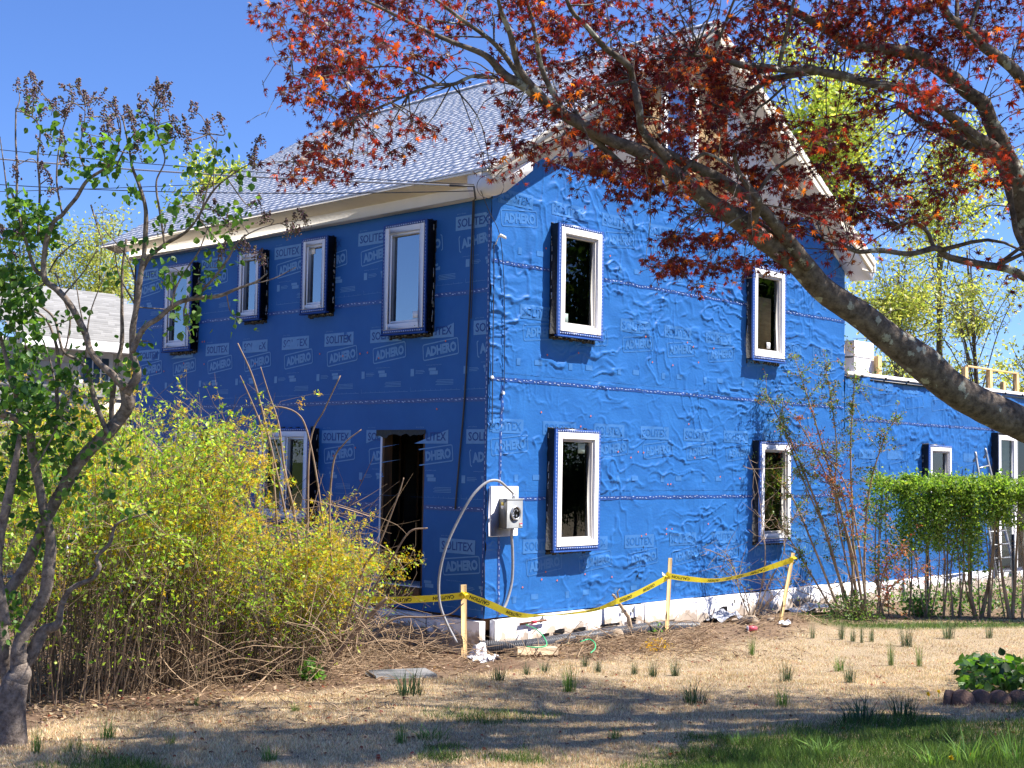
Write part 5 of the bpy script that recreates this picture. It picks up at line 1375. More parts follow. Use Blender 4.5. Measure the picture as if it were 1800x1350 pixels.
lb_([(196, 750, 10), (198, 700, 12), (205, 640, 10), (214, 600, 9), (214, 540, 7), (215, 480, 6), (222, 420, 5)], .2)
lb_([(60, 813, 10), (95, 760, 8), (100, 690, 8), (103, 640, 7), (97, 600, 6), (80, 560, 5), (45, 540, 4)], .15)
lb_([(103, 650, 5), (118, 600, 4), (123, 560, 4), (110, 520, 3), (98, 480, 3)], .2)
lb_([(66, 420, 6), (70, 340, 5), (66, 280, 4), (68, 220, 3), (30, 190, 2)], .1)
lb_([(28, 380, 6), (30, 300, 5), (27, 240, 4), (28, 190, 3)], .2); lb_([(15, 355, 4), (8, 300, 3), (0, 240, 2)], .1)
lb_([(110, 380, 4), (100, 320, 4), (105, 250, 3), (118, 200, 2)], 0); lb_([(205, 290, 4), (232, 240, 3), (265, 215, 2)], 0)
lb_([(160, 315, 4), (140, 270, 3), (148, 220, 2), (150, 180, 2)], 0); lb_([(350, 385, 3), (365, 330, 3), (378, 280, 2), (368, 230, 2)], 0); lb_([(375, 335, 3), (376, 300, 2), (382, 240, 1.5)], .1)
for r in ((0, 560, 30, 480), (170, 640, 130, 470), (60, 830, 130, 680), (150, 630, 185, 480), (240, 500, 180, 400), (240, 540, 200, 430), (110, 520, 170, 440), (85, 480, 140, 420), (50, 640, 20, 500), (160, 360, 185, 440), (330, 520, 335, 590), (100, 690, 60, 560)):
    lb_([(r[0], r[1], 4), ((r[0]+r[2])/2+rng.uniform(-12, 12), (r[1]+r[3])/2, 3), (r[2], r[3], 2)], rng.uniform(-.3, .3))
part(mb, 'stems', M['bark_lilac'], lil, True)
REGL = np.array(reg)
tw = MB(); bud = MB()
pan = [(35, 150), (60, 140), (50, 165), (70, 165), (120, 160), (138, 152), (150, 172), (165, 180), (115, 200), (92, 185), (270, 150), (278, 172), (258, 190), (292, 178), (268, 208), (200, 190), (215, 200), (340, 195), (382, 215), (360, 222), (300, 235), (322, 250),
       (240, 212), (230, 235), (462, 255), (440, 280), (455, 270), (110, 240), (22, 300), (92, 330), (80, 300), (450, 360), (470, 392), (540, 385), (512, 400), (500, 410), (382, 372), (362, 350), (420, 430), (445, 440), (190, 205), (150, 225), (182, 232), (60, 200), (20, 420),
       (310, 215), (335, 225), (240, 260), (170, 250), (400, 400), (390, 445), (455, 455), (80, 250), (110, 290), (20, 450), (10, 410), (235, 205), (128, 185), (295, 150), (285, 160), (170, 205), (205, 215), (318, 240)]
bp_, bc_ = [], []
for (px, py) in pan:
    for _rep in range(2):
        d = L0+rng.uniform(-.25, .25); c = at(px+rng.uniform(-12, 12), py+rng.uniform(-9, 9), d)
        ax_ = rdirs(1, 1.2, .5)[0]; h = .085*rng.uniform(.6, 1.3); m = 46
        t = rng.random(m)**.8; rad = (1-t*.8)*.045
        q = c+ax_*((t-.4)*h*1.4)[:, None]+rdirs(m)*rad[:, None]*rng.random(m)[:, None]**.4
        bp_.append(q); bc_.append(pick(m, [(.14, .085, .08), (.20, .13, .12), (.24, .14, .16), (.12, .13, .05), (.08, .05, .05)], None, .25))
        tw.tube([c-ax_*h*.7, c+ax_*h*.7], [.003, .0015], 3)
    k = int(np.argmin(np.linalg.norm(REGL[:, :3]-c, axis=1))); a = REGL[k, :3]
    tw.tube(spline([a, (a+c)/2+rng.normal(size=3)*.03, c], 8), np.linspace(.005, .003, 8), 4, cap=False)
bp_ = np.concatenate(bp_); tv, tf = octa_tpl()
bud.scatter(tv, tf, bp_, frames(rdirs(len(bp_)), rdirs(len(bp_))), rng.uniform(.010, .018, len(bp_)), 0, np.concatenate(bc_))
part(bud, 'flower_buds', M['bud'], lil)
cl_ = [(60, 190, 8), (92, 240, 10), (150, 235, 8), (172, 285, 18), (195, 290, 10), (130, 300, 8), (190, 265, 8), (260, 240, 10), (282, 215, 6), (250, 262, 8), (300, 250, 6), (350, 290, 10), (395, 270, 5), (418, 322, 7), (30, 362, 18), (45, 392, 20), (65, 380, 18), (22, 420, 14), (90, 412, 18),
       (340, 382, 10), (380, 392, 12), (412, 372, 10), (312, 362, 8), (290, 395, 8), (232, 340, 8), (20, 480, 16), (50, 540, 16), (15, 560, 18), (60, 500, 14), (30, 620, 18), (60, 580, 14), (140, 620, 5), (65, 690, 18), (30, 700, 16), (100, 745, 16), (50, 790, 14), (150, 765, 8), (230, 650, 8), (165, 660, 10), (175, 700, 6),
       (280, 482, 8), (330, 560, 10), (315, 545, 6), (250, 600, 6), (90, 850, 12), (60, 905, 12), (75, 955, 10), (12, 1060, 14), (20, 1100, 8), (10, 850, 12), (20, 780, 14), (180, 790, 8), (220, 800, 8), (120, 860, 10), (300, 470, 6), (345, 500, 8), (370, 470, 8), (400, 440, 6), (240, 430, 6), (200, 480, 6), (420, 560, 3),
       (60, 620, 14), (110, 660, 14), (35, 660, 14), (10, 640, 16), (85, 720, 14), (125, 800, 14), (40, 840, 14), (90, 790, 14), (140, 710, 8), (10, 700, 14), (55, 740, 12), (5, 500, 14), (35, 520, 12), (240, 900, 6), (185, 860, 8), (150, 900, 8), (120, 560, 6)]
lp_ = []
for (px, py, nn) in cl_:
    d = L0+rng.uniform(-.35, .35); c = at(px, py, d); lp_.append(c+rng.normal(size=(int(nn*(4.5 if px < 120 and py > 350 else 3.2))+2, 3))*.065)
    k = int(np.argmin(np.linalg.norm(REGL[:, :3]-c, axis=1))); a = REGL[k, :3]
    tw.tube(spline([a, (a+c)/2+rng.normal(size=3)*.03, c], 6), np.linspace(.005, .002, 6), 4, cap=False)
lp_ = np.concatenate(lp_); n = len(lp_); tv, tf = heart_tpl()
lv = MB(); lv.scatter(tv, tf, lp_, frames(rdirs(n, -.5, .8), rdirs(n, .6, .8)), rng.uniform(.03, .068, n), 0, pick(n, [(.09, .19, .035), (.10, .20, .035), (.15, .27, .05), (.04, .11, .025)]))
part(lv, 'leaves', M['leaf'], lil); part(tw, 'twigs', M['bark_lilac'], lil, kind='stuff')

# ---------------------------------------------------------------- generic shrubs and trees
tvo, tfo = oval_tpl(); tvs, tfs = star_tpl()
def stems_bush(nm, base, nst, H, reach, spread, r0, label, cat, leafc, leafn, leafsz, flowern=0, flsz=.04, twc=((1, 1, 1),), lean=(0, 0), group=None, tstart=.10, side_tw=10, topbias=.75, extra=None):
    t_ = empty(nm, tuple(base), label, cat, group)
    st = MB(); pts = []; tt = []
    for i in range(nst):
        a = rng.uniform(0, 2*math.pi); b = np.array(base)+np.array((math.cos(a), math.sin(a), 0))*spread*rng.random()**.6
        b[2] = float(G(b[0], b[1]))-.03
        a2 = a+rng.normal()*.7; h = H*rng.uniform(.5, 1.05); rr = reach*rng.uniform(.2, 1.1)
        dirh = np.array((math.cos(a2), math.sin(a2), 0))+np.array((*lean, 0))*rng.uniform(.4, 1)
        t = np.linspace(0, 1, 9); w = rng.uniform(.5, .78)
        z = h*np.sin(t*math.pi*w)/1.0; P = b+dirh*(rr*t**rng.uniform(.8, 1.6))[:, None]+np.array((0, 0, 1.0))*z[:, None]+np.cumsum(rng.normal(size=(9, 3))*.035, axis=0)
        g = rng.uniform(.35, 1.0); st.tube(P, np.linspace(r0*rng.uniform(.6, 1.2), r0*.22, 9), 4, 0, (g, g*.97, g*.92), cap=False)
        for q in range(22):
            u = rng.uniform(tstart, 1)*8; i0 = min(int(u), 7); pts.append(P[i0]*(1-(u-i0))+P[i0+1]*(u-i0)); tt.append(u/8)
        for q in range(side_tw):
            u = rng.uniform(.3, .95)*8; i0 = min(int(u), 7); p = P[i0]; dv = rdirs(1, .35, 1)[0]*rng.uniform(.2, .75); m = p+dv*.5+rng.normal(size=3)*.07
            st.tube([p, m, p+dv], [r0*.35, r0*.28, r0*.15], 3, 0, (g, g, g), cap=False)
            for _ in range(5): s = rng.random(); pts.append(p+dv*s); tt.append(max(u/8, .6))
    part(st, 'stems', M['twig'], t_)
    pts = np.array(pts); tt = np.array(tt)
    zz = (pts[:, 2]-base[2])/H; w = np.clip(.08+zz, .05, 1)**topbias; w /= w.sum()
    k = rng.choice(len(pts), leafn, p=w); Q = pts[k]+rng.normal(size=(leafn, 3))*.022
    lv = MB(); lv.scatter(tvo, tfo, Q, frames(rdirs(leafn, .4), rdirs(leafn, .6)), rng.uniform(.5, 1.3, leafn)*leafsz, 0, pick(leafn, leafc))
    part(lv, 'leaves', M['leaf'], t_)
    if flowern:
        w2 = np.clip(zz-.25, .01, 1)**1.1*(1+1.4*np.clip(vnoise(pts[:, 0]*2.2, pts[:, 2]*2.2+pts[:, 1], 12, 2), -.6, 1)); w2 = np.clip(w2, .0001, 9); w2 /= w2.sum()
        k = rng.choice(len(pts), flowern, p=w2); Q = pts[k]+rng.normal(size=(flowern, 3))*.025
        fl = MB(); fl.scatter(tvs, tfs, Q, frames(rdirs(flowern), rdirs(flowern)), rng.uniform(.7, 1.2, flowern)*flsz, 0, pick(flowern, [(.80, .56, .02), (.72, .46, .015), (.85, .66, .04)], None, .1))
        part(fl, 'flowers', M['petal'], t_)
    return t_
FG = [(.27, .42, .05), (.38, .54, .07), (.16, .29, .04), (.48, .56, .09)]
stems_bush('forsythia_bush', gnd(120, 1225), 110, 2.55, 1.2, .7, .008, 'tall forsythia bush half hidden behind the lilac stems at the left', 'bush', FG, 13000, .048, 4200, .050, group='forsythia bushes in front of the side wall')
stems_bush('forsythia_bush', gnd(275, 1212)+(.15, .3, 0), 125, 2.65, .95, .7, .008, 'middle forsythia bush, the tallest mass of yellow flowers and tan stems', 'bush', FG, 13000, .046, 9500, .052, group='forsythia bushes in front of the side wall')
stems_bush('forsythia_bush', gnd(470, 1195)+(.15, .35, 0), 115, 1.5, .8, .6, .008, 'forsythia bush below the double window with tangled stems', 'bush', FG, 9500, .046, 9000, .052, lean=(.15, .1), group='forsythia bushes in front of the side wall')
stems_bush('forsythia_bush', gnd(590, 1165)+(.1, .3, 0), 90, 1.35, .75, .45, .008, 'lower right-hand forsythia bush with mostly bare stems beside the doorway', 'bush', FG, 2600, .044, 2200, .050, lean=(.3, -.1), group='forsythia bushes in front of the side wall', side_tw=4)
stems_bush('forsythia_bush', gnd(30, 1150)+(-.1, .9, 0), 80, 2.6, 1.2, .7, .008, 'leftmost forsythia bush cut by the frame behind the lilac trunk', 'bush', FG, 9000, .045, 1900, .046, group='forsythia bushes in front of the side wall')
# long bare whips standing out of the bushes
wh = empty('bare_shrub', tuple(gnd(520, 1180)), 'bare tan whips rising above the forsythia in front of the double window', 'shrub'); mb = MB()
for rows in ([(545, 1150, 6), (520, 1000, 5), (495, 870, 5), (470, 760, 5), (445, 665, 4), (418, 603, 2.5)], [(540, 1150, 6), (525, 950, 5), (500, 820, 5), (490, 745, 4), (472, 690, 3), (458, 645, 2)], [(530, 1150, 5), (540, 950, 5), (545, 780, 4), (570, 720, 3), (598, 660, 2.5)],
             [(560, 1150, 7), (575, 1000, 5), (560, 860, 4), (540, 760, 4), (520, 725, 3), (480, 715, 3), (455, 730, 2)], [(500, 1150, 6), (485, 900, 5), (475, 780, 4), (465, 760, 4), (440, 700, 3), (422, 660, 2)],
             [(600, 1150, 6), (580, 950, 5), (585, 820, 4), (605, 780, 3), (635, 755, 2)], [(620, 1150, 6), (650, 1050, 5), (690, 980, 4), (720, 935, 4), (752, 928, 3)], [(560, 1190, 14), (600, 1140, 13), (640, 1095, 11), (668, 1062, 9), (680, 1052, 7)],
             [(600, 1130, 6), (640, 1000, 5), (665, 960, 4), (700, 870, 3), (710, 840, 2)], [(640, 1140, 5), (690, 1090, 5), (750, 1085, 4), (790, 1080, 3), (815, 1060, 3)], [(520, 1100, 8), (470, 1000, 7), (450, 900, 5), (462, 800, 4), (455, 730, 3)]):
    d0 = 14.2+rng.uniform(-.3, .3); pxbranch(mb, [(*r, d0) for r in rows], k=5, sides=5, wob=.01)
part(mb, 'stems', mat('whip_bark', (.20, .13, .09), (.36, .26, .18), rough=.8, scale=6), wh)

def tree(nm, px, py, d, rx, ry, leafn, leafsz, cols, label, group=None, nbr=26, barkm='bark_grey', gappy=.55, rdepth=None, base=None):
    c = at(px, py, d); R1 = rx*d/FPX; R2 = ry*d/FPX; R3 = rdepth or R1
    b = np.array(base if base is not None else (c[0], c[1], 0.0)); b[2] = 0
    t_ = empty(nm, tuple(b), label, 'tree', group)
    mb = MB(); top = c+(0, 0, R2*.6); L = np.linalg.norm(top-b); r0 = .011*L+.03
    P = spline([b-(0, 0, .2), b*.55+top*.45+rng.normal(size=3)*.15, top], 20); mb.tube(P, np.linspace(r0, r0*.2, 20), 8, lump=.05)
    ends = []
    for i in range(nbr):
        u = rng.uniform(.55, .97); p = P[int(u*19)]; q = c+rdirs(1)[0]*np.array((R1, R3, R2))*rng.random()**.35
        q[2] = max(q[2], .8); m = (p+q)/2+(0, 0, .12*np.linalg.norm(q-p)); Q = spline([p, m, q], 12); mb.tube(Q, np.linspace(r0*.22*(1.1-u)+.004, .009, 12), 4, cap=False)
        ends += list(Q[4:])
        for _ in range(7):
            s = Q[rng.integers(3, 12)]; e = s+rdirs(1, .15)[0]*rng.uniform(.15, .42)*R1; e = c+(e-c)*min(1, 1/max(1e-6, np.linalg.norm((e-c)/np.array((R1, R3, R2))))); Q2 = spline([s, (s+e)/2+rng.normal(size=3)*.05*R1, e], 7); mb.tube(Q2, np.linspace(.012, .004, 7), 3, cap=False); ends += list(Q2[2:])*2
    part(mb, 'trunk', M[barkm], t_)
    E = np.array(ends); nz = vnoise(E[:, 0]*1.1/R1*2, E[:, 2]*1.3/R1*2+E[:, 1]/R1, 7, 2); w = np.clip(.6+nz, 1-gappy, 2)**2; w /= w.sum()
    leafn = int(leafn*(1.7 if 'background' in nm else 1)); k = rng.choice(len(E), leafn, p=w); Q = E[k]+rng.normal(size=(leafn, 3))*R1*.09
    lv = MB(); lv.scatter(tvo, tfo, Q, frames(rdirs(leafn, -.1), rdirs(leafn, .5)), rng.uniform(.6, 1.3, leafn)*leafsz, 0, pick(leafn, cols)); part(lv, 'crown', M['leaf'], t_)
    return t_
YG = [(.40, .46, .09), (.50, .54, .13), (.30, .38, .07), (.52, .52, .16)]
OG = [(.36, .39, .12), (.46, .47, .16), (.28, .33, .10)]
tree('background_tree', 1430, 215, 31, 190, 170, 9000, .13, YG, 'large fresh yellow-green tree behind the right side of the gable', 'trees behind the house', gappy=.8)
tree('background_tree', 1580, 560, 29, 150, 165, 4200, .09, OG, 'airy half-leafed tree over the wing roof beside the gable wall', 'trees behind the house', nbr=30)
tree('background_tree', 1700, 520, 33, 110, 130, 2200, .09, OG, 'thin-leaved tree crown above the right part of the wing roof', 'trees behind the house', nbr=22)
tree('background_tree', 1650, 330, 34, 150, 110, 3600, .11, YG, 'yellow-green crown seen through the maple leaves at the upper right', 'trees behind the house')
tree('background_tree', 1830, 630, 34, 75, 60, 1600, .11, OG, 'small olive tree crown at the right frame edge above the wing', 'trees behind the house', nbr=16)
tree('background_tree', 1600, 690, 36, 220, 60, 3500, .11, YG, 'low yellow-green trees just above the wing roof line', 'trees behind the house', nbr=30)
tree('background_tree', 385, 345, 33, 100, 75, 3600, .11, YG, 'bright yellow-green tree top rising over the left end of the roof', 'trees behind the house')
tree('background_tree', 170, 450, 38, 130, 100, 4500, .11, OG, 'olive green tree between the lilac and the neighbour roof', 'trees behind the house')
tree('background_tree', 40, 480, 42, 130, 80, 3500, .12, [(.10, .15, .04), (.15, .2, .05)], 'darker green tree at the far left behind the neighbour house', 'trees behind the house')
DG = [(.05, .10, .02), (.08, .14, .03), (.03, .06, .015)]
def offtree(x, y, h, r, n, cols, label, sz=.16):  # unseen trees and bushes, placed for what the windows reflect
    c = np.array((x, y, h-r)); d = depth_of(c); 
    b = (x, y, 0); t = c-CAM; px = 900+(t@RT)/d*FPX; py = 675-(t@UP)/d*FPX
    return tree('garden_tree', px, py, d, r*FPX/d*.8, r*FPX/d, n, sz, cols, label, 'trees beyond the frame', base=b, gappy=.3, nbr=34)
offtree(19, -14, 11.5, 4.8, 17000, DG, 'dark evergreen beyond the right frame edge reflected in the gable windows', .30)
offtree(26, -12.5, 11.5, 4.8, 15000, DG, 'second dark evergreen beyond the right frame edge', .32)
offtree(16.5, -16, 5, 2.6, 11000, [(.07, .14, .03), (.1, .18, .04)], 'leafy green garden tree beyond the right frame edge', .16)
offtree(15.2, -12, 3.4, 1.9, 9000, DG, 'unseen rounded dark garden bush added for the gable window reflections', .10)
offtree(18, -13.2, 3.8, 2.1, 9000, DG, 'second unseen rounded garden bush added for the gable window reflections', .10)
offtree(22.5, -10.3, 3.6, 2.0, 8000, DG, 'third unseen rounded garden bush added for the gable window reflections', .10)
offtree(-16, 18, 7.2, 2.8, 5000, [(.16, .26, .05), (.22, .3, .07)], 'pale green tree beyond the left frame edge reflected in the side windows', .16)
offtree(-13, 24, 7.5, 3.0, 5000, [(.14, .24, .05), (.2, .28, .07)], 'second pale green tree beyond the left frame edge', .16)

# ---------------------------------------------------------------- shrub and hedge at the right
LG = [(.13, .20, .05), (.18, .26, .07), (.09, .15, .04)]
g1 = gnd(1470, 1085); g2 = gnd(1430, 1088)
def up_shrub(nm, rowsets, d, leafc, nl, sz, label, cat='shrub', stemm='twig', r=.5, spread=.05):
    t_ = empty(nm, tuple(gnd(rowsets[0][0][0], rowsets[0][0][1])), label, cat); mb = MB(); pts = []
    for rows in rowsets:
        Q = pxbranch(mb, [(x, y, w*.6, d+rng.uniform(-.1, .1)) for x, y, w in rows], k=5, sides=5); pts += list(Q[len(Q)//4:])
        for _ in range(30):
            s = Q[rng.integers(len(Q)//4, len(Q))]; e = s+rdirs(1, .35)[0]*rng.uniform(.1, .6); mb.tube(spline([s, (s+e)/2+rng.normal(size=3)*.03, e], 5), [.005, .004, .004, .003, .002], 3, cap=False); pts += [s*(1-u)+e*u for u in rng.random(9)]
    part(mb, 'stems', M[stemm], t_)
    E = np.array(pts); k = rng.choice(len(E), nl); Q = E[k]+rng.normal(size=(nl, 3))*spread*.5
    lv = MB(); lv.scatter(tvo, tfo, Q, frames(rdirs(nl, .2), rdirs(nl, .5)), rng.uniform(.6, 1.3, nl)*sz, 0, pick(nl, leafc)); part(lv, 'leaves', M['leaf'], t_)
    return t_
ds = depth_of(g1)
up_shrub('tall_shrub', [[(1500, 1085, 12), (1470, 1000, 10), (1440, 900, 8), (1400, 800, 6), (1360, 720, 4), (1345, 690, 2)], [(1510, 1085, 12), (1490, 950, 9), (1450, 800, 6), (1420, 700, 4), (1395, 625, 2)],
                        [(1495, 1085, 10), (1500, 950, 8), (1495, 800, 6), (1500, 700, 4), (1505, 625, 2)], [(1520, 1085, 10), (1520, 950, 8), (1530, 850, 6), (1555, 770, 4), (1575, 735, 2)],
                        [(1480, 1085, 10), (1430, 960, 7), (1390, 870, 5), (1350, 830, 3), (1320, 800, 2)], [(1470, 1085, 8), (1420, 1000, 6), (1370, 920, 4), (1330, 880, 2)], [(1510, 1085, 8), (1470, 900, 6), (1470, 780, 5), (1460, 700, 3), (1452, 650, 2)],
                        [(1490, 1085, 8), (1460, 960, 6), (1410, 840, 5), (1380, 760, 4), (1375, 700, 2)]], ds, LG+[(.26, .14, .06)], 9000, .043, 'tall loose green shrub with slim stems in front of the lower right gable window')
up_shrub('red_leaved_shrub', [[(1520, 1088, 9), (1500, 980, 8), (1470, 880, 6), (1430, 790, 5), (1400, 735, 3)], [(1525, 1088, 9), (1510, 960, 7), (1490, 860, 5), (1450, 800, 4), (1410, 780, 2)], [(1520, 1088, 7), (1490, 900, 5), (1460, 850, 4), (1440, 830, 2)],
                              [(1540, 1088, 7), (1555, 1000, 5), (1590, 960, 3)], [(1540, 1088, 6), (1570, 1030, 5), (1620, 1000, 2)]], ds-.2, [(.34, .09, .05), (.45, .16, .09), (.3, .05, .05), (.25, .14, .06)], 1900, .045, 'thin red-leaved shrub mixed into the tall green one')
up_shrub('small_sapling', [[(1322, 1085, 7), (1335, 1050, 5), (1345, 980, 4), (1340, 920, 3), (1330, 850, 2), (1315, 800, 1.5)], [(1330, 1085, 6), (1350, 1030, 4), (1375, 980, 3), (1385, 930, 2), (1400, 900, 1.5)], [(1318, 1085, 5), (1300, 1040, 4), (1285, 990, 3), (1240, 965, 2), (1215, 970, 1.5)],
                           [(1320, 1085, 4), (1305, 1030, 3), (1270, 1000, 2)], [(1326, 1085, 4), (1360, 1050, 3), (1400, 1010, 2)]], depth_of(gnd(1322, 1088)), LG, 120, .04, 'nearly bare sapling growing between the middle and right stakes')
h1 = gnd(1556, 1082); h2 = gnd(1900, 1092)
stm = [(.24, .16, .10)]
hlab = ['first hedge shrub from the left with thin foliage, beside the tall loose shrub', 'hedge shrub in front of the small wing window', 'hedge shrub just right of the small wing window', 'hedge shrub in front of the aluminium ladder', 'hedge shrub with thick pale trunk near the right edge', 'hedge shrub at the right frame edge',
        'hedge shrub just beyond the right frame edge']
HG = [(.16, .27, .05), (.22, .35, .06), (.11, .19, .04), (.30, .40, .09)]
for i in range(7):
    f = (i+.1)/6.0; b = h1*(1-f)+h2*f; b[2] = float(G(b[0], b[1]))
    t_ = empty('hedge_shrub', tuple(b), hlab[i], 'hedge shrub', 'clipped hedge shrubs'); mb = MB()
    along = (h2-h1)/np.linalg.norm(h2-h1); acr = np.array((-along[1], along[0], 0)); W = np.linalg.norm(h2-h1)/6
    pts = []
    for q in range(6 if i else 4):
        s = b+along*rng.uniform(-.4, .4)*W+acr*rng.normal()*.06; e = s+along*rng.normal()*.16; e[2] = rng.uniform(1.7, 2.2); s[2] -= .05
        r0 = rng.choice([.012, .018, .026, .04] if i in (3, 4) else [.010, .014, .02]); Q = spline([s, s*.6+e*.4+rng.normal(size=3)*.06, e], 12); mb.tube(Q, np.linspace(r0, .006, 12), 5, lump=.08)
        for _ in range(16):
            a = Q[rng.integers(4, 12)]; c = a+rdirs(1, .5)[0]*rng.uniform(.15, .5); c[2] = min(c[2], 2.3); mb.tube([a, (a+c)/2+rng.normal(size=3)*.02, c], [.006, .004, .002], 3, cap=False)
    part(mb, 'stems', M['twig'], t_)
    n = 10000 if i else 4500
    u = rng.uniform(-.60, .60, n)*W; v = rng.normal(size=n)*.19; top_ = 2.26+.10*vnoise(u*7+i*9, v*6, 4, 3)+.16*(rng.random(n) < .05)*rng.random(n)
    z = top_-np.abs(rng.normal(size=n))*.75*(1 if i else 1.3); z = np.where(rng.random(n) < .22, top_-rng.random(n)*.2, z)
    nzz = vnoise((b[0]+u)*2.4, z*2.4, 88, 2); nz3 = vnoise((b[0]+u)*6, z*6, 90, 2); keep = (nzz*1.25+nz3*.5+(z-1.35)*1.0 > -.42) & (z > .45)
    Q = (b+along*u[:, None]+acr*v[:, None]); Q[:, 2] = z; Q = Q[keep]; n = len(Q)
    lv = MB(); lv.scatter(tvo, tfo, Q, frames(rdirs(n, .5), rdirs(n, .6)), rng.uniform(.6, 1.3, n)*.055, 0, pick(n, HG)*np.array((1, 1, 1))); part(lv, 'foliage', M['leaf'], t_)
# upright sprigs above the hedge
# wire fence behind the hedge
f1 = gnd(1560, 1055)+(0.6, .55, 0); f2 = gnd(1900, 1065)+(.6, .6, 0); fl = f2-f1; FLn = np.linalg.norm(fl[:2]); fa = np.array((fl[0], fl[1], 0))/FLn
fe = empty('wire_fence', tuple(f1), 'low hexagonal wire fence with dark posts behind the hedge', 'fence'); mb = MB()
cw, chh = .085, .075; zf = float(min(f1[2], f2[2])); nrow = 15
for c in range(int(FLn/cw)):
    for sgn in (0, 1):
        P = []
        for r in range(nrow+1):
            off_ = cw*(.5 if ((r+sgn) % 2) else 0)+(cw*.0); 
            x = c*cw+(off_ if sgn == 0 else cw*.5-off_+cw*.5)
            P.append(f1+fa*x+np.array((0, 0, r*chh-f1[2]+zf))); P.append(f1+fa*x+np.array((0, 0, r*chh+.022-f1[2]+zf)))
        mb.tube(P, .0022, 3, cap=False)
part(mb, 'wire_mesh', M['fencewire'], fe)
for q in range(5):
    p = f1+fa*(.15+q*FLn/4.3); mb = MB(); mb.box(p[0]-.025, p[0]+.025, p[1]-.025, p[1]+.025, zf-.1, zf+1.25, 0, .004); part(mb, 'post', M['black'], fe)
# ladder leaning on the wing
def leaf_plants(): pass
la = empty('ladder', tuple(gnd(1775, 1060)), 'pale aluminium ladder leaning on the wing between window and door', 'ladder')
tL, tR = wallp(1722, 806, -.35), wallp(1738, 799, -.35)
top1, top2 = wallp(1716, 806, -.22), wallp(1734, 800, -.2); bot1, bot2 = wallp(1752, 1012, -1.0), wallp(1786, 1010, -1.0)
for (a, b) in ((top1, bot1), (top2, bot2)):
    mb = MB(); P = [a+(0, .06, -.06), a+(0, .0, .02), a*.97+b*.03, b]; mb.tube(spline(P, 20), .026, 6); part(mb, 'rail', M['alu'], la, True)
for q in range(9):
    u = .09+q*.11; a = top1*(1-u)+bot1*u; b = top2*(1-u)+bot2*u; mb = MB(); mb.tube([a, b], .017, 6); part(mb, 'rung', M['alu'], la)

# ---------------------------------------------------------------- ground cover, brush, litter
def gpoly(n, f): 
    out = []
    while len(out) < n:
        x, y = f(); out.append((x, y))
    a = np.array(out); return np.column_stack([a, G(a[:, 0], a[:, 1])])
def pxpoints(n, x0, x1, y0, y1):
    px = rng.uniform(x0, x1, n); py = rng.uniform(y0, y1, n); d = FW+((px-900)/FPX)[:, None]*RT-((py-675)/FPX)[:, None]*UP
    z = np.zeros(n)+.1
    for _ in range(10): t = (z-CAM[2])/d[:, 2]; p = CAM+d*t[:, None]; z = G(p[:, 0], p[:, 1])
    p[:, 2] = z; return p
# green ground cover beneath the hedge
mb = MB(); A = pxpoints(900, 1440, 1900, 1050, 1092); B = pxpoints(2600, 1560, 1900, 1020, 1085)
A = np.concatenate([A, B]); A = A[A[:, 1] < -.1]; A[:, 2] += rng.random(len(A))**1.3*.32; n = len(A)
mb.scatter(tvo, tfo, A, frames(rdirs(n, .5), rdirs(n, .7)), rng.uniform(.04, .10, n), 0, pick(n, [(.05, .11, .03), (.08, .16, .04), (.11, .2, .05)]))
o = mb.build('ground_cover', M['leaf'], loc=A[0]); tag(o, 'dark green leafy ground cover growing under the hedge', kind='stuff')
def mound(nm, px, py, w, h, n, sz, cols, label, cat='plant', tpl=None, group=None, flat=.5):
    c = gnd(px, py); d = depth_of(c); R = w/2*d/FPX; H = h*d/FPX; Q = rdirs(n)*(rng.random(n)**.4)[:, None]*np.array((R, R*.8, H)); Q[:, 2] = np.abs(Q[:, 2]); Q += c
    tv, tf = tpl or (tvo, tfo)
    t_ = empty(nm, tuple(c), label, cat, group); lv = MB(); lv.scatter(tv, tf, Q, frames(rdirs(n, .4), rdirs(n, .8)), rng.uniform(.6, 1.3, n)*sz, 0, pick(n, cols)); part(lv, 'leaves', M['leaf'], t_)
    st = MB()
    for q in Q[::6]: st.tube([c-(0, 0, .02), (c+q)/2+rng.normal(size=3)*.01, q], [.005, .004, .002], 3, cap=False)
    part(st, 'stems', M['twig'], t_); return t_
mound('low_bush', 1500, 1088, 120, 48, 1100, .05, [(.14, .24, .07), (.2, .3, .1), (.1, .18, .05)], 'low pale green bush at the left end of the hedge', 'bush')
mound('low_bush', 1615, 1082, 70, 45, 400, .07, [(.06, .16, .04), (.09, .22, .06)], 'dark green leafy bush at the hedge foot', 'bush')
mound('leafy_plant', 545, 1196, 50, 40, 120, .06, [(.12, .26, .05), (.18, .34, .07)], 'small bright green plant at the foot of the forsythia', tpl=heart_tpl())
mound('leafy_plant', 1150, 1112, 44, 24, 60, .05, [(.10, .22, .05), (.14, .28, .07)], 'small leafy plant at the foot of the middle stake')
mound('yellow_flower_heap', 1155, 1143, 70, 22, 160, .05, [(.8, .5, .02), (.75, .42, .01)], 'fallen heap of orange-yellow forsythia flowers left of the middle stake', 'flowers', tpl=star_tpl())
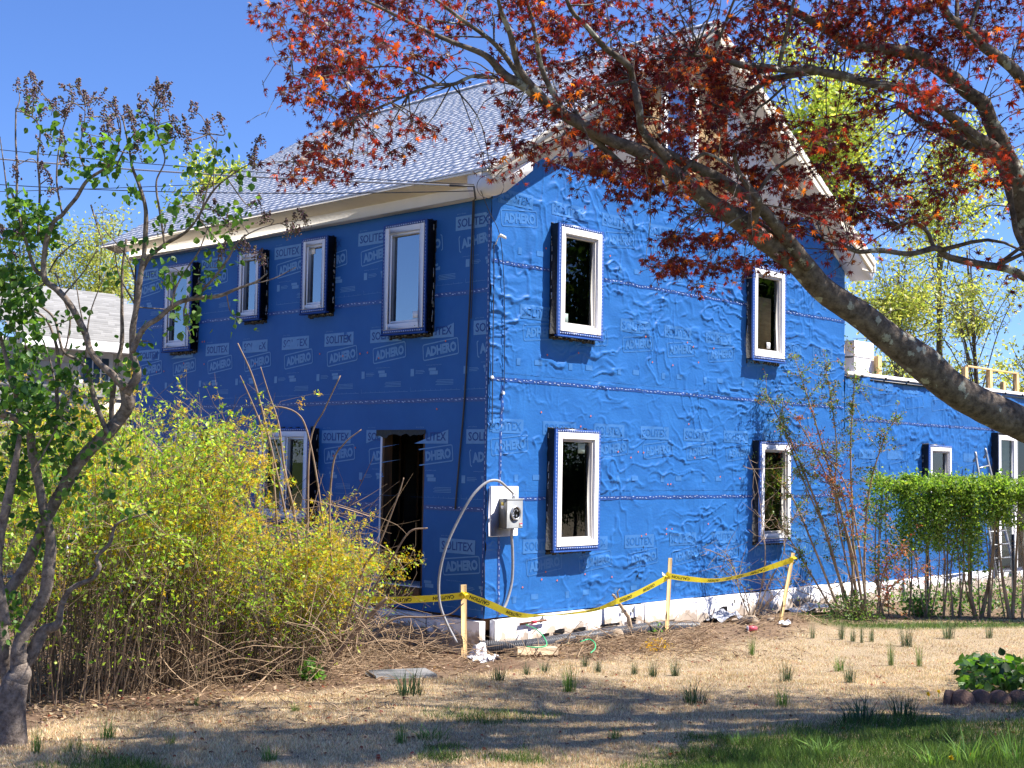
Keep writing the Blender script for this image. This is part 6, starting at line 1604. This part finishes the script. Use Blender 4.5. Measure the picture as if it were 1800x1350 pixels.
# ivy bed
c = gnd(1790, 1205); A = pxpoints(1500, 1690, 1960, 1170, 1226); dd = np.linalg.norm((A-c)[:, :2]/np.array((1.5, 1.5)), axis=1); A = A[dd < 1]
A[:, 2] += .05+rng.random(len(A))*.17; n = len(A); tv, tf = heart_tpl()
iv = empty('ivy_plant', tuple(c), 'dark green ivy filling the bed behind the scalloped edging blocks', 'plant'); mb = MB(); mb.scatter(tv, tf, A, frames(rdirs(n, -.1, .8), rdirs(n, 1.1, .7)), rng.uniform(.06, .13, n), 0, pick(n, [(.03, .08, .02), (.05, .13, .025), (.10, .2, .03), (.02, .05, .015)], [.4, .3, .15, .15])); part(mb, 'leaves', M['leaf'], iv)
mb = MB()
for q in A[::20]: mb.tube([c, (c+q)/2, q], [.006, .005, .002], 3, cap=False)
part(mb, 'vines', M['twig_red'], iv)
# brush: cut branches and twigs lying about
def brush(nm, regions, label, m='twig', lens=(.2, .9), rad=.004, hz=.22, up=.12):
    mb = MB()
    for (n, x0, x1, y0, y1, h) in regions:
        A = pxpoints(n, x0, x1, y0, y1)
        for p in A:
            p = p+(0, 0, rng.random()**1.5*h); a = rng.uniform(0, 6.28); L = rng.uniform(*lens); dv = np.array((math.cos(a), math.sin(a), rng.normal()*up*2))*L
            g = rng.uniform(.6, 1.45); e = p+dv; e[2] = max(e[2], float(G(e[0], e[1]))+.005)
            m_ = (p+e)/2+rng.normal(size=3)*L*.09; r = rad*rng.uniform(.5, 1.7); mb.tube(spline([p, m_, e], 6), np.linspace(r, r*.4, 6), 3, 0, (g, g*.96, g*.9), cap=False)
    o = mb.build(nm, M[m], loc=gnd(regions[0][1], regions[0][3])); tag(o, label, kind='stuff'); return o
brush('brush_pile', [(420, 860, 1240, 1110, 1160, .10), (520, 600, 790, 1080, 1175, .45), (260, 600, 870, 1130, 1185, .12), (260, 1000, 1260, 1115, 1150, .10), (60, 1240, 1420, 1085, 1118, .12)], 'dead tan branches and twigs strewn along the foot of the house')
brush('dead_branches', [(190, 1400, 1545, 1040, 1090, .55)], 'heap of dead brown branches between the right stake and the hedge', lens=(.4, 1.1), rad=.006, up=.25)
brush('stem_thicket', [(650, 60, 640, 1150, 1225, .7), (420, 50, 330, 1165, 1225, 1.3), (1100, 40, 660, 1130, 1200, 1.9)], 'mesh of dead twigs lying under the forsythia', lens=(.3, .9), up=.35)
brush('bark_litter', [(900, 60, 700, 1165, 1275, .03), (700, 860, 1420, 1095, 1165, .03), (250, 1400, 1800, 1080, 1100, .02)], 'bits of bark and twig on the bare soil', lens=(.04, .16), rad=.006)
# dead leaves on the soil
A = np.concatenate([pxpoints(2600, 40, 860, 1150, 1275), pxpoints(1700, 850, 1420, 1085, 1160)]); A = A[soilmask(A[:, 0], A[:, 1]) > .3]; A[:, 2] += .01+rng.random(len(A))*.02; n = len(A)
mb = MB(); mb.scatter(tvo, tfo, A, frames(rdirs(n, 0, 1)*np.array((1, 1, .3)), rdirs(n, 1.2, .6)), rng.uniform(.03, .075, n), 0, pick(n, [(.28, .18, .10), (.40, .28, .17), (.14, .08, .05), (.5, .38, .25)])); o = mb.build('dead_leaves', M['blade'], loc=A[0]); tag(o, 'brown dead leaves on the bare soil under the shrubs', kind='stuff')
# red maple litter on the lawn
A = pxpoints(620, 60, 1800, 1130, 1345); A = A[greenmask(A[:, 0], A[:, 1]) < .8]; A[:, 2] += .035; n = len(A); tv, tf = maple_tpl(); tv = tv.copy(); tv[:, 2] -= .5*np.linalg.norm(tv[:, :2], axis=1)
mb = MB(); mb.scatter(tv, tf, A, frames(rdirs(n)*np.array((1, 1, .15)), rdirs(n, 2, .5)), rng.uniform(.03, .075, n), 0, pick(n, [(.16, .03, .025), (.10, .03, .03), (.25, .05, .03)])); o = mb.build('fallen_maple_leaves', M['leaf'], loc=A[0]); tag(o, 'small dark red maple leaves dropped over the lawn', kind='stuff')

# lawn blades
def blades(nm, N, label, hmin, hmax, w, sel, colf, loc, dmax=23.5, seg=False, dmin=8.3):
    d = 1/(rng.uniform(1/dmax, 1/dmin, N)); r = rng.uniform(-.43, .43, N)*d
    fx = np.array((math.cos(YAW), math.sin(YAW))); rx = np.array((math.sin(YAW), -math.cos(YAW)))
    X = CAM[0]+fx[0]*d+rx[0]*r; Y = CAM[1]+fx[1]*d+rx[1]*r
    k = sel(X, Y); X, Y, d = X[k], Y[k], d[k]; n = len(X); Z = G(X, Y)-.004
    a = rng.uniform(0, 6.28, n); h = rng.uniform(hmin, hmax, n)*np.clip(1+.55*vnoise(X*3.1, Y*3.1, 57, 3), .35, 2); ww = w*rng.uniform(.7, 1.4, n)*(d/10)**.5
    le = rng.uniform(.1, .9, n)*h; b = rng.uniform(0, 6.28, n)
    p = np.stack([X, Y, Z], -1); s = np.stack([np.cos(a), np.sin(a), 0*a], -1)*ww[:, None]/2; t = p+np.stack([np.cos(b)*le, np.sin(b)*le, h], -1)
    V = np.stack([p-s, p+s, t], 1).reshape(-1, 3); F = np.arange(3*n).reshape(-1, 3); C = np.repeat(colf(X, Y, n), 3, 0)
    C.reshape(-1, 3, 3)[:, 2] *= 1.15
    mb = MB(); mb.add(V, F, 0, C); o = mb.build(nm, M['blade'], loc=loc); tag(o, label, kind='stuff')
lc = gnd(900, 1250)
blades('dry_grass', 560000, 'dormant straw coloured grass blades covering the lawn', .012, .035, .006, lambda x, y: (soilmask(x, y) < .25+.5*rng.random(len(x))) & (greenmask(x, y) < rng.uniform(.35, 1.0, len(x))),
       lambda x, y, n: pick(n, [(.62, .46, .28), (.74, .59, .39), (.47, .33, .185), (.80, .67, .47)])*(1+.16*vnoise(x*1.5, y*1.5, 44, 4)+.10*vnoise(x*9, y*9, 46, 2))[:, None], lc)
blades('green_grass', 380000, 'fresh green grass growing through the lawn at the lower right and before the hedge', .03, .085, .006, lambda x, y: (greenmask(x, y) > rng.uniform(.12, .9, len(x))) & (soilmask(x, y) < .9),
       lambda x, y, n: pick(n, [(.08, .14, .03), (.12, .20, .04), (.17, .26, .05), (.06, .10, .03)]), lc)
def seed_tuft(nb, h, r, cols, w=.006, bend=.5):
    mb = MB(); V = []; F = []; C = []
    for i in range(nb):
        a = rng.uniform(0, 6.28); b = np.array((math.cos(a), math.sin(a), 0))*r*rng.random()**.6; a2 = a+rng.normal()*.6; o_ = np.array((math.cos(a2), math.sin(a2), 0)); hh = h*rng.uniform(.3, 1.1); be = 1.1*bend*hh*rng.random()**.7
        s = np.array((-o_[1], o_[0], 0))*w/2; k = len(V); p1 = b+o_*be*.3+(0, 0, hh*.55); p2 = b+o_*be+(0, 0, hh)
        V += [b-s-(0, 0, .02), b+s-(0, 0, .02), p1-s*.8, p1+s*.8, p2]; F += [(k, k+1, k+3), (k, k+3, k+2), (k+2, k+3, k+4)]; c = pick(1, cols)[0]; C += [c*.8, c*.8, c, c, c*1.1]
    mb.add(V, np.array(F), 0, np.array(C)); return mb
OC = [(.06, .11, .05), (.09, .15, .07), (.04, .08, .04)]; GC = [(.14, .26, .05), (.2, .34, .06), (.1, .2, .04)]; PC = [(.13, .18, .09), (.18, .24, .12)]
tufts = [(722, 1222, 62, 46, 'd', 'largest dark onion-grass clump beside the grey flagstone'), (877, 1197, 36, 28, 'd', 'dark grass clump on the lawn edge below the first stake'), (926, 1186, 18, 20, 'd', 'small dark tuft just right of the clump below the first stake'), (957, 1182, 22, 20, 'd', 'small dark tuft directly below the timber offcut'), (1001, 1216, 32, 48, 'm', 'bright upright grass clump standing alone in front of the brush'),
         (1028, 1172, 20, 22, 'd', 'small dark tuft behind the bright upright clump to its right'), (1050, 1182, 18, 22, 'd', 'second small dark tuft to the right of the bright upright clump'), (1115, 1186, 16, 26, 'd', 'narrow dark tuft below the left side of the yellow flower heap'), (1148, 1190, 22, 28, 'd', 'dark tuft directly below the yellow flower heap'), (1186, 1188, 24, 30, 'd', 'dark tuft below the right side of the yellow flower heap'), (1221, 1238, 52, 38, 'd', 'broad dark grass clump in the middle of the lawn'), (1321, 1152, 14, 34, 'm', 'slim green tuft standing alone below the red cup'),
         (1381, 1198, 30, 36, 'd', 'dark tuft in the lawn straight below the right stake'), (1378, 1243, 34, 36, 'm', 'grass clump in front of the broad dark clump to its right'), (1474, 1180, 24, 26, 'm', 'green tuft just left of a taller dark one below the tall shrub'), (1494, 1200, 26, 34, 'd', 'taller dark tuft paired with a green one below the tall shrub'), (1594, 1137, 28, 38, 'd', 'grass clump with brown tips in the sunny part of the lawn'), (1667, 1123, 26, 38, 'p', 'widest pale tuft in the sun before the hedge'),
         (1739, 1122, 16, 28, 'p', 'rightmost pale tuft in the sun before the hedge'), (1515, 1130, 10, 44, 'p', 'tallest slim pale tuft in the sun below the tall shrub'), (1499, 1128, 14, 28, 'p', 'short pale tuft just left of the tallest slim one'), (1428, 1122, 12, 30, 'p', 'leftmost pale tuft in the sun, right of the leaning stake'), (1479, 1124, 16, 38, 'p', 'pale tuft second from the left in the sunny row'), (1532, 1128, 12, 28, 'p', 'short pale tuft just right of the tallest slim one'), (1566, 1170, 14, 46, 'm', 'left one of two tall thin green tufts in the sunny lawn'), (1616, 1172, 14, 40, 'm', 'right one of two tall thin green tufts in the sunny lawn'), (189, 1300, 34, 34, 'm', 'green grass clump on the lawn left of centre below the forsythia'),
         (66, 1326, 26, 50, 'm', 'grass clump right beside the lilac trunk'), (475, 1338, 42, 26, 'b', 'low bright tuft at the bottom edge left of centre'), (1512, 1272, 84, 44, 'd', 'widest dark grass clump in the shade left of the edging blocks'), (1590, 1262, 60, 40, 'd', 'shaded grass clump between the widest clump and the edging blocks'),
         (760, 1300, 70, 18, 'm', 'wide low green patch of grass below the grey flagstone'), (705, 1308, 26, 40, 'm', 'upright green tuft at the left end of the wide low patch'), (300, 1310, 20, 20, 'm', 'tiny green tuft in the shaded lawn at the lower left'), (1705, 1345, 90, 52, 'b', 'tall sunlit bright green grass clump at the bottom right'), (1785, 1345, 80, 60, 'b', 'sunlit green grass clump in the bottom right corner'), (1640, 1345, 70, 30, 'b', 'low bright grass left of the tall sunlit clump'),
         (1080, 1300, 30, 22, 'b', 'short bright tuft near the bottom centre of the lawn'), (520, 1250, 20, 14, 'm', 'tiny green tuft at the lawn edge below the bright leafy plant'), (345, 1240, 10, 22, 'b', 'single slim tuft at the soil edge under the forsythia'), (1440, 1330, 90, 24, 'm', 'wide low green tuft at the bottom edge right of centre'), (1300, 1310, 60, 20, 'b', 'low bright tuft in the shade below the paired clumps')]
gen = {'d': ('small dark onion-grass tuft in the dry lawn', OC), 'm': ('small mid green grass tuft in the dry lawn', GC), 'p': ('slim pale green tuft in the sunny lawn before the hedge', PC), 'b': ('short bright green grass tuft in the lawn', GC)}
proto = {}
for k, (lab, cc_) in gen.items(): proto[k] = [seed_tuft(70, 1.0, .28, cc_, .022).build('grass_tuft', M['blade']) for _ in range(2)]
used = set()
for i, (px, py, w, h, k, lab) in enumerate(tufts):
    c = gnd(px, py); d = depth_of(c); pr = proto[k][i % 2]
    if pr.name in used: o = pr.copy(); sc.collection.objects.link(o)
    else: o = pr; used.add(pr.name)
    o.location = c; s = w*d/FPX/.75; o.scale = (s, s, h*d/FPX*1.12); o.rotation_euler = (0, 0, rng.uniform(0, 6.28))
    tag(o, lab or gen[k][0], 'grass tuft', 'tufts of grass in the lawn')
for k in proto:
    for p in proto[k]:
        if p.name not in used: bpy.data.objects.remove(p, do_unlink=True)
# dandelions
for (px, py, lab) in ((1632, 1220, 'yellow dandelion just left of the edging blocks'), (1650, 1216, 'smaller dandelion beside the first, nearest the blocks'), (1672, 1333, 'dandelion low at the bottom right before the tall grass'), (1710, 1329, 'dandelion in front of the tall bright grass clump'), (1753, 1160, 'lone dandelion behind the ivy bed')):
    c = gnd(px, py+10); d = depth_of(c); top_ = at(px, py, d-.05); t_ = empty('dandelion', tuple(c), lab, 'dandelion', 'dandelions in the lawn')
    mb = MB(); mb.tube([c, (c+top_)/2, top_], .003, 4); part(mb, 'stem', M['green_hose'], t_)
    mb = MB(); n = 40; mb.scatter(*oval_tpl(), np.tile(top_, (n, 1)), frames(rdirs(n, .5, .9), rdirs(n, 1)), rng.uniform(.018, .028, n), 0, pick(n, [(.85, .65, .02), (.8, .55, .01)], None, .05)); part(mb, 'flower_head', M['petal'], t_)
print('TRIS', sum(len(o.data.loop_triangles) if False else sum(max(1, 1) for _ in [0]) for o in bpy.data.objects if o.type == 'MESH'), 'objs', len(bpy.data.objects), 'polys', sum(len(o.data.polygons) for o in bpy.data.objects if o.type == 'MESH'))
